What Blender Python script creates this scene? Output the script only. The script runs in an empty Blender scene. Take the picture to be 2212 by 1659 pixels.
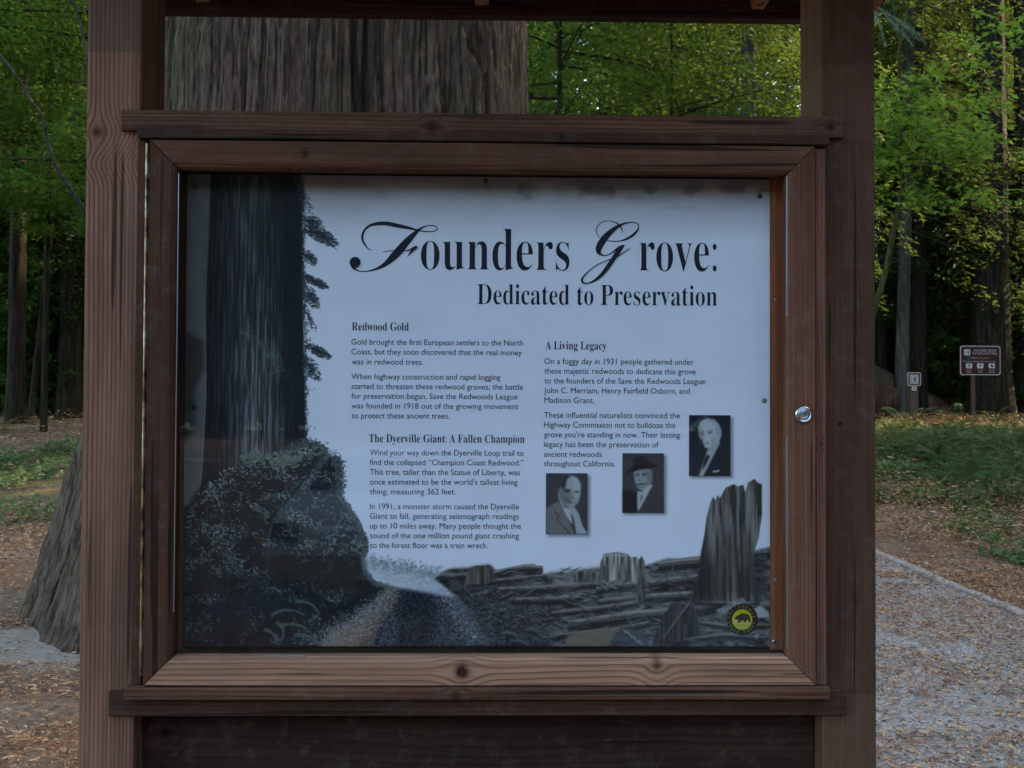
import bpy, bmesh, math, random
import numpy as np
from mathutils import Matrix, Vector
sc = bpy.context.scene
COL = sc.collection
rad = math.radians
# ------------------------------------------------------------------ camera, sky, sun, exposure
CAM = Vector((0.0, -2.3, 1.5)); FPX = 2150.0
RM = Matrix.Rotation(rad(-1.2), 3, 'Z') @ Matrix.Rotation(rad(90 + 1.15), 3, 'X') @ Matrix.Rotation(rad(0.28), 3, 'Z')
cd = bpy.data.cameras.new('camera'); cam = bpy.data.objects.new('camera', cd); COL.objects.link(cam)
cam.matrix_world = Matrix.Translation(CAM) @ RM.to_4x4()
cd.sensor_width = 36; cd.lens = 36 * FPX / 2212; cd.clip_end = 800; cd.clip_start = 0.05
cd.dof.use_dof = True; cd.dof.focus_distance = 2.32; cd.dof.aperture_fstop = 14.0
sc.camera = cam
SUN_EL, SUN_AZ = 30.0, 68.0          # low sun through the trees on the right (azimuth from +y towards +x)
w = bpy.data.worlds.new('World'); sc.world = w; w.use_nodes = True
nt = w.node_tree; bg = nt.nodes['Background']
sky = nt.nodes.new('ShaderNodeTexSky'); sky.sky_type = 'NISHITA'; sky.sun_disc = False
sky.sun_elevation = rad(SUN_EL); sky.sun_rotation = rad(SUN_AZ); sky.dust_density = 2.0; sky.ozone_density = 1.6
nt.links.new(sky.outputs[0], bg.inputs[0]); bg.inputs[1].default_value = 0.15
sd = bpy.data.lights.new('sun', 'SUN'); sd.energy = 2.0; sd.angle = rad(0.5); sd.color = (1.0, 0.82, 0.58)
sun = bpy.data.objects.new('sun', sd); COL.objects.link(sun)
sdir = Vector((math.sin(rad(SUN_AZ)) * math.cos(rad(SUN_EL)), math.cos(rad(SUN_AZ)) * math.cos(rad(SUN_EL)), math.sin(rad(SUN_EL))))
sun.rotation_euler = sdir.to_track_quat('Z', 'Y').to_euler(); sun.location = (0, 0, 40)
sc.view_settings.view_transform = 'Standard'; sc.view_settings.look = 'None'
sc.view_settings.gamma = 1.0; sc.view_settings.use_curve_mapping = False
sc.view_settings.exposure = 2.8
sc.view_settings.use_white_balance = True; sc.view_settings.white_balance_temperature = 7500; sc.view_settings.white_balance_tint = 4
sc.cycles.max_bounces = 8; sc.cycles.transparent_max_bounces = 12
sc.cycles.diffuse_bounces = 3; sc.cycles.transmission_bounces = 3; sc.cycles.glossy_bounces = 3

def ray(u, v):
    return RM @ Vector(((u - 1106) / FPX, -(v - 829.5) / FPX, -1.0))
def at(u, v, y=0.0):
    """point of the photograph (2212 px wide) brought to the vertical plane at depth y"""
    d = ray(u, v); t = (y - CAM.y) / d.y
    return CAM + d * t
# ------------------------------------------------------------------ numpy helpers
def rng(s): return np.random.default_rng(s)
_TAB = rng(7).random((256, 256))
def vnoise(x, y, seed=0):
    x = np.asarray(x, float) + seed * 17.31; y = np.asarray(y, float) + seed * 5.77
    xi = np.floor(x).astype(int); yi = np.floor(y).astype(int); fx = x - xi; fy = y - yi
    fx = fx * fx * (3 - 2 * fx); fy = fy * fy * (3 - 2 * fy)
    a = _TAB[xi & 255, yi & 255]; b = _TAB[(xi + 1) & 255, yi & 255]; c = _TAB[xi & 255, (yi + 1) & 255]; d = _TAB[(xi + 1) & 255, (yi + 1) & 255]
    return (a * (1 - fx) + b * fx) * (1 - fy) + (c * (1 - fx) + d * fx) * fy
def fbm(x, y, seed=0, octv=4):
    s = 0; a = .5
    for i in range(octv):
        s = s + a * vnoise(x, y, seed + i * 3); x = x * 2.03; y = y * 2.03; a *= .5
    return s / (1 - .5 ** octv)
def sm(t): t = np.clip(t, 0, 1); return t * t * (3 - 2 * t)
def np_mesh(name, V, F, tint=None, smooth=False):
    V = np.asarray(V, np.float32).reshape(-1, 3); F = np.asarray(F, np.int32); n, k = F.shape
    me = bpy.data.meshes.new(name); me.vertices.add(len(V)); me.vertices.foreach_set('co', V.ravel())
    me.loops.add(n * k); me.loops.foreach_set('vertex_index', F.ravel())
    me.polygons.add(n); me.polygons.foreach_set('loop_start', np.arange(n, dtype=np.int32) * k)
    me.polygons.foreach_set('loop_total', np.full(n, k, np.int32))
    if smooth: me.polygons.foreach_set('use_smooth', np.ones(n, bool))
    me.update(calc_edges=True)
    if tint is not None:
        a = me.attributes.new('tint', 'FLOAT', 'FACE'); a.data.foreach_set('value', np.asarray(tint, np.float32))
    return me
def grid_faces(nu, nv, wrap=False):
    i = np.arange(nu if wrap else nu - 1); j = np.arange(nv - 1)
    I, J = np.meshgrid(i, j, indexing='ij'); I2 = (I + 1) % nu
    return np.stack([I * nv + J, I2 * nv + J, I2 * nv + J + 1, I * nv + J + 1], -1).reshape(-1, 4)
def tube(P, R, sides=6):
    P = np.asarray(P, float); R = np.asarray(R, float); n = len(P)
    T = np.gradient(P, axis=0); T /= np.linalg.norm(T, axis=1, keepdims=True) + 1e-9
    ref = np.where(np.abs(T[:, 2:3]) > .9, np.array([[1., 0, 0]]), np.array([[0, 0, 1.]]))
    A = np.cross(T, ref); A /= np.linalg.norm(A, axis=1, keepdims=True) + 1e-9; B = np.cross(T, A)
    th = np.linspace(0, 2 * np.pi, sides, endpoint=False)
    V = P[None] + R[None, :, None] * (np.cos(th)[:, None, None] * A[None] + np.sin(th)[:, None, None] * B[None])
    return V.reshape(-1, 3), grid_faces(sides, n, True)
class Geo:
    def __init__(s): s.V = []; s.F = []; s.n = 0
    def add(s, V, F): s.V.append(np.asarray(V, float).reshape(-1, 3)); s.F.append(np.asarray(F) + s.n); s.n += len(s.V[-1])
    def mesh(s, name, smooth=False, tint=None): return np_mesh(name, np.concatenate(s.V), np.concatenate(s.F), tint, smooth)
# ------------------------------------------------------------------ object helpers
def tag(o, label=None, cat=None, group=None, kind=None):
    if label: o['label'] = label
    if cat: o['category'] = cat
    if group: o['group'] = group
    if kind: o['kind'] = kind
    return o
def link(name, me, mat=None, parent=None, loc=None):
    o = bpy.data.objects.new(name, me); COL.objects.link(o)
    if mat is not None and me is not None and not me.materials: me.materials.append(mat)
    if parent is not None: o.parent = parent
    if loc is not None: o.location = loc
    return o
def empty(name, loc=(0, 0, 0), parent=None, **k):
    o = link(name, None, None, parent, loc); o.empty_display_size = .1
    return tag(o, **k)
def box_mesh(name, x0, x1, y0, y1, z0, z1, bev=.003, segs=2):
    bm = bmesh.new(); bmesh.ops.create_cube(bm, size=1)
    for v in bm.verts:
        v.co = ((x0 + x1) / 2 + v.co.x * (x1 - x0), (y0 + y1) / 2 + v.co.y * (y1 - y0), (z0 + z1) / 2 + v.co.z * (z1 - z0))
    if bev: bmesh.ops.bevel(bm, geom=list(bm.edges), offset=bev, segments=segs, affect='EDGES', profile=.6)
    me = bpy.data.meshes.new(name); bm.to_mesh(me); bm.free(); return me
def box(name, x0, x1, y0, y1, z0, z1, mat, parent=None, bev=.003):
    return link(name, box_mesh(name, x0, x1, y0, y1, z0, z1, bev), mat, parent)
# ------------------------------------------------------------------ node helper
class NM:
    def __init__(s, name, rough=.8, spec=.3):
        s.m = bpy.data.materials.new(name); s.m.use_nodes = True; s.t = s.m.node_tree; s.n = s.t.nodes; s.l = s.t.links
        s.b = s.n['Principled BSDF']; s.out = s.n['Material Output']
        s.b.inputs['Roughness'].default_value = rough; s.b.inputs['Specular IOR Level'].default_value = spec
    def set(s, inp, v):
        if isinstance(v, bpy.types.NodeSocket): s.l.new(v, inp)
        else:
            if inp.type == 'RGBA' and len(v) == 3: v = (*v, 1)
            inp.default_value = v
    def node(s, typ, **k):
        nd = s.n.new(typ); 
        for a, b in k.items(): setattr(nd, a, b)
        return nd
    def math(s, op, a, b=0.0, c=None, clamp=False):
        nd = s.node('ShaderNodeMath', operation=op); nd.use_clamp = clamp
        s.set(nd.inputs[0], a); s.set(nd.inputs[1], b)
        if c is not None: s.set(nd.inputs[2], c)
        return nd.outputs[0]
    def coord(s, kind='Object'):
        return s.node('ShaderNodeTexCoord').outputs[kind]
    def scale(s, v, sx, sy=None, sz=None, off=(0, 0, 0)):
        nd = s.node('ShaderNodeMapping'); s.set(nd.inputs[0], v); nd.inputs['Scale'].default_value = (sx, sx if sy is None else sy, sx if sz is None else sz)
        nd.inputs['Location'].default_value = off; return nd.outputs[0]
    def sep(s, v):
        nd = s.node('ShaderNodeSeparateXYZ'); s.set(nd.inputs[0], v); return nd.outputs
    def noise(s, v, sc=1.0, det=3.0, rough=.5, out=0):
        nd = s.node('ShaderNodeTexNoise'); s.set(nd.inputs['Vector'], v); nd.inputs['Scale'].default_value = sc
        nd.inputs['Detail'].default_value = det; nd.inputs['Roughness'].default_value = rough; return nd.outputs[out]
    def ramp(s, f, stops, interp='LINEAR'):
        nd = s.node('ShaderNodeValToRGB'); s.set(nd.inputs[0], f); r = nd.color_ramp; r.interpolation = interp
        while len(r.elements) < len(stops): r.elements.new(.5)
        for e, (p, c) in zip(r.elements, stops): e.position = p; e.color = (*c, 1) if not isinstance(c, float) else (c, c, c, 1)
        return nd.outputs[0]
    def mix(s, f, a, b, mode='MIX'):
        nd = s.node('ShaderNodeMix', data_type='RGBA', blend_type=mode); s.set(nd.inputs[0], f); s.set(nd.inputs[6], a); s.set(nd.inputs[7], b)
        return nd.outputs[2]
    def bump(s, h, dist=.002, st=1.0):
        nd = s.node('ShaderNodeBump'); s.set(nd.inputs['Height'], h); nd.inputs['Distance'].default_value = dist; nd.inputs['Strength'].default_value = st
        s.l.new(nd.outputs[0], s.b.inputs['Normal'])
    def color(s, c): s.set(s.b.inputs['Base Color'], c); return s.m
def plain(name, c, rough=.6, metal=0.0, spec=.4):
    m = NM(name, rough, spec); m.color(c); m.b.inputs['Metallic'].default_value = metal; return m.m

def wood(name, axis, light_, dark_, freq=90, seed=1.0, knots=(), amp=1.6, centre=0.0, wear=None, contrast=.9, grain_y=False):
    """sawn timber: growth rings run along `axis` ('X' or 'Z'); knots are (along, across, size) in metres"""
    light = tuple(a * b for a, b in zip(light_, (1.20, 1.03, .90))); dark = tuple(a * b for a, b in zip(dark_, (1.0, .90, .82)))
    m = NM(name, .75, .12); o = m.coord(); x, y, z = m.sep(o)
    L, A = (z, x) if axis == 'Z' else (x, z)
    cmb = m.node('ShaderNodeCombineXYZ'); m.set(cmb.inputs[0], m.math('MULTIPLY', L, .9)); m.set(cmb.inputs[1], m.math('MULTIPLY', A, 5.0)); m.set(cmb.inputs[2], m.math('ADD', m.math('MULTIPLY', y, 3.0), seed * 3.7))
    n1 = m.noise(cmb.outputs[0], 1.0, 2.0, .45)
    cmb2 = m.node('ShaderNodeCombineXYZ'); m.set(cmb2.inputs[0], m.math('MULTIPLY', L, 7.0)); m.set(cmb2.inputs[1], m.math('MULTIPLY', A, 30.0)); m.set(cmb2.inputs[2], seed)
    n2 = m.noise(cmb2.outputs[0], 1.0, 2.0, .5)
    f = m.math('MULTIPLY', m.math('SUBTRACT', A, centre), freq)
    f = m.math('ADD', f, m.math('MULTIPLY', y, freq * .6))
    f = m.math('ADD', f, m.math('MULTIPLY', n1, amp * 3)); f = m.math('ADD', f, m.math('MULTIPLY', n2, .35))
    kn = None
    for (kl, ka, ks) in knots:
        dl = m.math('DIVIDE', m.math('SUBTRACT', L, kl), ks); da = m.math('DIVIDE', m.math('SUBTRACT', A, ka), ks)
        g1 = m.math('EXPONENT', m.math('MULTIPLY', m.math('MULTIPLY', dl, dl), -.28))
        sgn = m.math('TANH', m.math('MULTIPLY', da, 1.2))
        f = m.math('ADD', f, m.math('MULTIPLY', m.math('MULTIPLY', g1, sgn), -1.7))
        rr = m.math('ADD', m.math('MULTIPLY', m.math('SUBTRACT', n2, .5), 2.2), m.math('ADD', m.math('MULTIPLY', m.math('MULTIPLY', dl, dl), 1.6), m.math('MULTIPLY', m.math('MULTIPLY', da, da), 1.0)))
        g2 = m.math('EXPONENT', m.math('MULTIPLY', rr, -1.6))
        kn = g2 if kn is None else m.math('MAXIMUM', kn, g2)
    fr = m.math('FRACT', f)
    ring = m.ramp(fr, [(0, 0.0), (.5, .08), (.78, .7), (.92, 1.0), (1.0, 0.0)])
    fine = m.noise(m.scale(o, *((500, 200, 7) if axis == 'Z' else (7, 200, 500))), 1.0, 3.0, .6)
    rmod = m.noise(m.scale(o, *((14, 14, 2.0) if axis == 'Z' else (2.0, 14, 14))), 1.0, 2.0, .5)
    rs = m.math('MULTIPLY', ring, m.math('MULTIPLY', m.ramp(rmod, [(.25, .55), (.6, 1.0)]), contrast))
    c = m.mix(rs, light, dark)
    c = m.mix(m.math('MULTIPLY', m.ramp(fine, [(.35, 0.0), (.7, 1.0)]), .30), c, tuple(v * .5 for v in light))
    streak = m.noise(m.scale(o, *((95, 95, 2.2) if axis == 'Z' else (2.2, 95, 95)), off=(seed * 2, 0, 0)), 1.0, 3.0, .6)
    c = m.mix(m.math('MULTIPLY', m.ramp(streak, [(.36, 1.0), (.6, 0.0)]), .5), c, tuple(v * .42 for v in light))
    dust = m.noise(m.scale(o, 22, 22, 22, off=(0, seed, 0)), 1.0, 5.0, .7)
    c = m.mix(m.math('MULTIPLY', m.ramp(dust, [(.52, 0.0), (.7, 1.0)]), .22), c, (.20, .17, .15))
    chk = m.noise(m.scale(o, *((55, 55, 1.3) if axis == 'Z' else (1.3, 55, 55)), off=(seed * 5, 0, 0)), 1.0, 1.0, .4)
    ck = m.ramp(chk, [(.66, 0.0), (.69, 1.0)]); c = m.mix(m.math('MULTIPLY', ck, .75), c, (.008, .006, .005))
    blot = m.noise(m.scale(o, *((9, 9, 1.6) if axis == 'Z' else (1.6, 9, 9)), off=(seed, 0, 0)), 1.0, 4.0, .6)
    c = m.mix(m.math('MULTIPLY', m.ramp(blot, [(.42, 0.0), (.72, 1.0)]), .55), c, tuple(v * .42 + .004 for v in dark))
    if wear: c = wear(m, c, x, y, z, o)
    if kn is not None: c = m.mix(m.math('MULTIPLY', kn, .85, clamp=True), c, tuple(v * .35 for v in dark))
    m.bump(m.math('ADD', m.math('MULTIPLY', rs, -.6), m.math('MULTIPLY', fine, .35)), .0012, .8)
    return m.color(c)
# ------------------------------------------------------------------ terrain
TREE = (-1.2, 5.0)
def gz(x, y):
    x = np.asarray(x, float); y = np.asarray(y, float)
    h = 1.05 * sm((y - 7.5) / 17.0)
    h = h + 2.0 * sm((-x - 4.5) / 5.0) * sm((y - 25) / 9.0)
    r2 = ((x - TREE[0] - .4) / 3.4) ** 2 + ((y - TREE[1]) / 3.0) ** 2
    h = h + .16 * np.exp(-r2 * 1.2)
    h = h + 22 * sm((y - 48) / 90.0) - .45 * sm((-y - 3.6) / 2.2)
    h = h + .06 * (fbm(x * .35, y * .35, 3) - .5) * sm((y - 5) / 6) + .012 * (fbm(x * 3, y * 3, 5) - .5)
    return h
def ground(u, v):
    d = ray(u, v); t = .5
    for _ in range(4000):
        p = CAM + d * t
        if p.z <= float(gz(p.x, p.y)): break
        t += .01 + t * .002
    return p
def near_fine(a, b, n, c, p=2.2):
    t = np.linspace(-1, 1, n); s = np.sign(t) * np.abs(t) ** p
    return np.where(s < 0, c + s * (c - a), c + s * (b - c))
def terrain():
    xs = near_fine(-110, 110, 260, 0); ys = near_fine(-70, 190, 300, 5)
    X, Y = np.meshgrid(xs, ys, indexing='ij'); Z = gz(X, Y)
    me = np_mesh('ground', np.stack([X, Y, Z], -1), grid_faces(len(xs), len(ys)), smooth=True)
    m = NM('forest_floor', .95, .1); o = m.coord(); 
    n1 = m.noise(m.scale(o, 1.3), 1, 5, .6); n2 = m.noise(m.scale(o, 30), 1, 4, .65); n3 = m.noise(m.scale(o, .45, .45, .45, off=(3, 7, 0)), 1, 4, .55)
    c = m.ramp(n2, [(.25, (.05, .030, .020)), (.48, (.14, .078, .048)), (.7, (.27, .145, .08))])
    c = m.mix(m.ramp(n1, [(.42, 0.0), (.62, .75)]), c, m.mix(n2, (.11, .082, .062), (.28, .215, .16)))
    x, y, z = m.sep(o)
    # bare pale soil in front of the giant trunk
    dx = m.math('DIVIDE', m.math('ADD', x, 2.6), 2.3); dy = m.math('DIVIDE', m.math('SUBTRACT', y, 3.55), .55)
    g = m.math('EXPONENT', m.math('MULTIPLY', m.math('ADD', m.math('MULTIPLY', dx, dx), m.math('MULTIPLY', dy, dy)), -1.0))
    g = m.ramp(m.math('ADD', g, m.math('MULTIPLY', m.math('SUBTRACT', n1, .5), 1.1)), [(.35, 0.0), (.6, 1.0)])
    c = m.mix(m.math('MULTIPLY', g, .9), c, m.mix(n2, (.18, .145, .112), (.34, .285, .23)))
    # mossy, leafy ground further off
    gm = m.math('MULTIPLY', m.ramp(m.math('DIVIDE', y, 60), [(.13, 0.0), (.2, 1.0)]), m.ramp(n3, [(.40, 0.0), (.6, .8)]))
    c = m.mix(gm, c, m.mix(n2, (.012, .025, .008), (.045, .075, .02)))
    m.bump(n2, .02, .8)
    return tag(link('ground', me, m.color(c)), kind='structure')
terrain()

def sheet(name, pts_l, pts_r, mat, dz, n=60):
    """a strip between two polylines laid on the ground, dz above it"""
    L = np.array(pts_l, float); R = np.array(pts_r, float); t = np.linspace(0, 1, n); l = np.stack([np.interp(t, np.linspace(0, 1, len(L)), L[:, i]) for i in range(2)], 1); r = np.stack([np.interp(t, np.linspace(0, 1, len(R)), R[:, i]) for i in range(2)], 1)
    k = np.linspace(0, 1, 30); P = l[:, None] * (1 - k[None, :, None]) + r[:, None] * k[None, :, None]
    Z = gz(P[..., 0], P[..., 1]) + dz
    return link(name, np_mesh(name, np.concatenate([P, Z[..., None]], -1), grid_faces(n, 30), smooth=True), mat)
pm = NM('gravel', .95, .2); o = pm.coord()
v1 = pm.node('ShaderNodeTexVoronoi'); pm.l.new(o, v1.inputs['Vector']); v1.inputs['Scale'].default_value = 70
nn = pm.noise(pm.scale(o, 2.2), 1, 5, .6); n9 = pm.noise(pm.scale(o, 160), 1, 3, .6)
c = pm.mix(pm.sep(v1.outputs['Color'])[0], (.17, .16, .15), (.40, .375, .345))
c = pm.mix(pm.math('MULTIPLY', n9, .6), c, (.24, .222, .20)); c = pm.mix(pm.ramp(nn, [(.5, 0.0), (.75, .55)]), c, (.20, .145, .10))
pm.bump(pm.math('SUBTRACT', n9, v1.outputs['Distance']), .006, .8); pm.color(c)
EDGE_A = ground(2212, 1341); EDGE_B = ground(1897, 1201)
ed = Vector((EDGE_B.x - EDGE_A.x, EDGE_B.y - EDGE_A.y)).normalized()
e0 = Vector((EDGE_A.x, EDGE_A.y)) - ed * 9; e1 = Vector((EDGE_B.x, EDGE_B.y)) + ed * 5
LOWP = ground(1905, 1640); LOWQ = ground(1990, 1659)
tag(sheet('gravel_path', [(1.25, -9), (1.25, -1), (1.18, 1.9), (.9, 4.0), (1.2, 9), (e1.x - 2.6, e1.y)], [(e0.x, e0.y), ((e0.x + e1.x) / 2, (e0.y + e1.y) / 2), (e1.x, e1.y)], pm.m, .006), kind='structure')

# ------------------------------------------------------------------ bark materials and trunks
def bark(name, lo, mid, hi, moss=(.03, .04, .015), mossf=.4, sc=1.0):
    m = NM(name, .95, .1); o = m.coord()
    n1 = m.noise(m.scale(o, 14 * sc, 14 * sc, 1.6 * sc), 1, 6, .65); n2 = m.noise(m.scale(o, 60 * sc, 60 * sc, 9 * sc), 1, 5, .7); n3 = m.noise(m.scale(o, 1.4, 1.4, .7), 1, 4, .6)
    n4 = m.noise(m.scale(o, 30, 30, 22), 1, 5, .7); n5 = m.noise(m.scale(o, 26 * sc, 26 * sc, 1.1 * sc, off=(3, 1, 0)), 1, 4, .6)
    c = m.ramp(m.math('ADD', m.math('MULTIPLY', n1, .55), m.math('MULTIPLY', n2, .45)), [(.34, lo), (.5, mid), (.66, hi)])
    c = m.mix(m.math('MULTIPLY', m.ramp(m.math('ADD', m.math('MULTIPLY', n3, .7), m.math('MULTIPLY', n4, .35)), [(.46, 0.0), (.62, 1.0)]), mossf), c, moss)
    c = m.mix(m.math('MULTIPLY', m.ramp(n5, [(.50, 0.0), (.60, 1.0)]), .62), c, tuple(v * .35 for v in lo))
    m.bump(m.math('ADD', m.math('ADD', n1, n2), m.math('MULTIPLY', n5, -1.2)), .03, 1.0); return m.color(c)
BARK_RED = bark('redwood_bark', (.040, .027, .019), (.135, .093, .066), (.225, .162, .118), (.080, .075, .038), .6)
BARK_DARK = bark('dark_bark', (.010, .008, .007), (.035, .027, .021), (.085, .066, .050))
BARK_GREY = bark('grey_bark', (.06, .055, .05), (.13, .12, .105), (.22, .20, .18))
BARK_DARKG = bark('stem_bark', (.03, .028, .024), (.075, .07, .06), (.13, .12, .105))
def giant():
    cx, cy = TREE; nth, nz = 760, 330
    # denser on the side that faces the board
    s = np.linspace(0, 1, nth, endpoint=False); th = 2 * np.pi * s + .55 * np.sin(2 * np.pi * s) - np.pi / 2
    th = -np.pi / 2 + 2 * np.pi * s - .62 * np.sin(2 * np.pi * s)
    z = np.concatenate([np.linspace(-.35, 2.6, 110, endpoint=False), np.linspace(2.6, 5.4, 190, endpoint=False), np.linspace(5.4, 15, 30)])
    TH, Z = np.meshgrid(th, z, indexing='ij')
    R = np.interp(Z, [-.35, 0, .75, 1.5, 3, 5, 9, 15], [2.14, 1.97, 1.76, 1.56, 1.45, 1.41, 1.34, 1.2])
    a = TH * 1.0
    lob = .5 * np.cos(3 * a + .6) + .35 * np.cos(5 * a + 2.) + .25 * np.cos(9 * a + 1.0)
    R = R * (1 + (.035 + .05 * np.exp(-np.maximum(Z, 0) / 1.2)) * lob)
    q = a * 1.5
    wob = (vnoise(q * 1.0, Z * .35, 11) - .5) * .16 + (vnoise(q * 5, Z * 1.3, 12) - .5) * .035 + (vnoise(q * 12, Z * 7, 13) - .5) * .016
    def ridge(fr, zf, seed, sharp):
        n = vnoise((q + wob) * fr, Z * zf, seed); return np.clip(1 - np.abs(2 * n - 1) * sharp, 0, 1)
    r1 = ridge(2.4, .10, 21, 22.0) * sm((vnoise(q * 2, Z * .5, 61) - .25) / .3); r2 = ridge(7.0, .22, 22, 13.0) * sm((vnoise(q * 5, Z * .9, 62) - .3) / .3); r3 = ridge(19, .7, 23, 7.0); r4 = ridge(46, 1.6, 24, 3.5)
    msk = sm((vnoise(q * 1.1, Z * .3, 33) - .35) / .3)
    d = -.15 * r1 ** 1.5 - .085 * r2 * (0.35 + .65 * msk) - .028 * r3 * (.5 + .5 * msk) - .012 * r4 + .10 * (fbm(q * 4, Z * .7, 41) - .5) + .030 * (fbm(q * 52, Z * 9, 44, 3) - .5)
    R = R + d
    V = np.stack([R * np.cos(TH), R * np.sin(TH), Z], -1)
    root = empty('giant_redwood_tree', (cx, cy, 0), label='giant fluted grey-brown redwood trunk directly behind the notice board, flaring at its foot', cat='tree')
    link('trunk', np_mesh('trunk', V, grid_faces(nth, len(z), True), smooth=True), BARK_RED, root)
giant()
def trunk_mesh(name, r, H, seed, lean=(0, 0), sides=40, nz=70, flare=1.35, amp=.10, bend=.0, z0=-.4):
    th = np.linspace(0, 2 * np.pi, sides, endpoint=False); z = np.linspace(z0, H, nz); TH, Z = np.meshgrid(th, z, indexing='ij')
    R = r * (1 - .75 * np.clip(Z / H, 0, 1) ** 1.3) * (1 + (flare - 1) * np.exp(-np.maximum(Z, 0) / (2.2 * r + .1)))
    q = TH * 2; n = vnoise(q * 3 + 5, Z * .8 / max(r, .1) * .25, seed); R = R * (1 - amp * np.clip(1 - np.abs(2 * n - 1) * 3, 0, 1) + amp * (fbm(q * 2, Z * 1.5, seed + 5) - .5))
    t = Z / H; X = R * np.cos(TH) + lean[0] * t + bend * np.sin(t * 5 + seed); Y = R * np.sin(TH) + lean[1] * t
    return np.stack([X, Y, Z], -1).reshape(-1, 3), grid_faces(sides, nz, True)
# ------------------------------------------------------------------ foliage
def leafmat(name, cols, trans=.45, rough=.7, spec=.12):
    m = NM(name, rough, spec); a = m.node('ShaderNodeAttribute', attribute_name='tint'); o = m.coord()
    cols = [tuple(min(v * k_, .5) for v, k_ in zip(c_, (1.15, 1.12, .95))) for c_ in cols]
    big = m.noise(m.scale(o, .5), 1, 3, .6)
    f = m.math('ADD', m.math('MULTIPLY', a.outputs['Fac'], .75), m.math('MULTIPLY', m.math('SUBTRACT', big, .35), .6), clamp=True)
    n = len(cols); c = m.ramp(f, [(i / (n - 1), cc) for i, cc in enumerate(cols)])
    m.color(c); tr = m.node('ShaderNodeBsdfTranslucent'); mc = m.mix(.4, c, (.20, .27, .04), 'MIX'); m.l.new(mc, tr.inputs[0])
    mx = m.node('ShaderNodeMixShader'); mx.inputs[0].default_value = trans; m.l.new(m.b.outputs[0], mx.inputs[1]); m.l.new(tr.outputs[0], mx.inputs[2]); m.l.new(mx.outputs[0], m.out.inputs[0])
    return m.m
LEAF_CON = leafmat('conifer_needles', [(.012, .030, .010), (.022, .055, .014), (.040, .085, .022), (.07, .12, .035)])
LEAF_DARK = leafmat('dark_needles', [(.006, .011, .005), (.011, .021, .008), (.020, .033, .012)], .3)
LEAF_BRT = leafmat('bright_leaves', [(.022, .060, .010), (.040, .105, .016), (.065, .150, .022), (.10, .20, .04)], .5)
LEAF_COV = leafmat('ground_cover_leaves', [(.04, .070, .026), (.08, .135, .055), (.14, .205, .105), (.24, .31, .19)], .35)
LEAF_FERN = leafmat('fern_fronds', [(.030, .065, .030), (.05, .095, .045), (.08, .13, .06)], .35)
def quads(C, D, N, ln, wd):
    """diamond leaves: centre, direction, approximate normal, length, width"""
    D = D / (np.linalg.norm(D, axis=1, keepdims=True) + 1e-9); W = np.cross(D, N); W /= np.linalg.norm(W, axis=1, keepdims=True) + 1e-9
    ln = np.asarray(ln).reshape(-1, 1); wd = np.asarray(wd).reshape(-1, 1)
    V = np.stack([C - D * ln / 2, C + W * wd / 2 - D * ln * .05, C + D * ln / 2, C - W * wd / 2 - D * ln * .05], 1)
    F = np.arange(len(C) * 4).reshape(-1, 4)
    return V.reshape(-1, 3), F
def crown(seed, z0, H, R, nb, per, ln, asp=.3, droop=.35, shape='cone', up=.7, spread=.34, limbs=True):
    g = rng(seed); t = g.random(nb); h = z0 + (H - z0) * t
    if shape == 'cone': L = R * (1 - .8 * t) * g.uniform(.6, 1.1, nb)
    else: L = R * np.sin(np.pi * np.clip(t * .85 + .12, 0, 1)) * g.uniform(.5, 1.1, nb)
    az = g.random(nb) * 2 * np.pi; rise = g.uniform(-.1, .35, nb) if shape != 'cone' else g.uniform(-.25, .15, nb)
    s = g.random((nb, per)) ** .7; side = g.normal(0, 1, (nb, per)) * spread * (1.15 - s) * L[:, None] * .6
    dx = np.cos(az)[:, None]; dy = np.sin(az)[:, None]
    rr = s * L[:, None]
    X = dx * rr - dy * side; Y = dy * rr + dx * side
    Zc = h[:, None] + rise[:, None] * rr - droop * s ** 2 * L[:, None] + g.normal(0, .05, (nb, per)) * L[:, None] - np.abs(side) * .25
    C = np.stack([X, Y, Zc], -1).reshape(-1, 3)
    sg = np.sign(side)
    D = np.stack([dx * .7 - dy * sg * .8, dy * .7 + dx * sg * .8, -.35 + 0 * s], -1).reshape(-1, 3) + g.normal(0, .35, (nb * per, 3))
    N = np.array([[0, 0, up]]) + g.normal(0, .62, (nb * per, 3))
    l = ln * g.uniform(.5, 1.3, nb * per)
    V, F = quads(C, D, N, l, l * asp)
    tint = np.clip(np.repeat(g.random(nb) ** 1.3 * .95, per) + g.random(nb * per) * .30 - .12, 0, 1)
    lg = Geo()
    if limbs:
        for i in range(0, nb, 3):
            ss = np.linspace(0, 1, 6); P = np.stack([np.cos(az[i]) * ss * L[i], np.sin(az[i]) * ss * L[i], h[i] + rise[i] * ss * L[i] - droop * ss ** 2 * L[i]], 1)
            v, f = tube(P, (.006 + .006 * L[i]) * (1 - .85 * ss), 4); lg.add(v, f)
    return np_mesh('crown', V, F, tint), lg
CROWNS = {}
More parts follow.
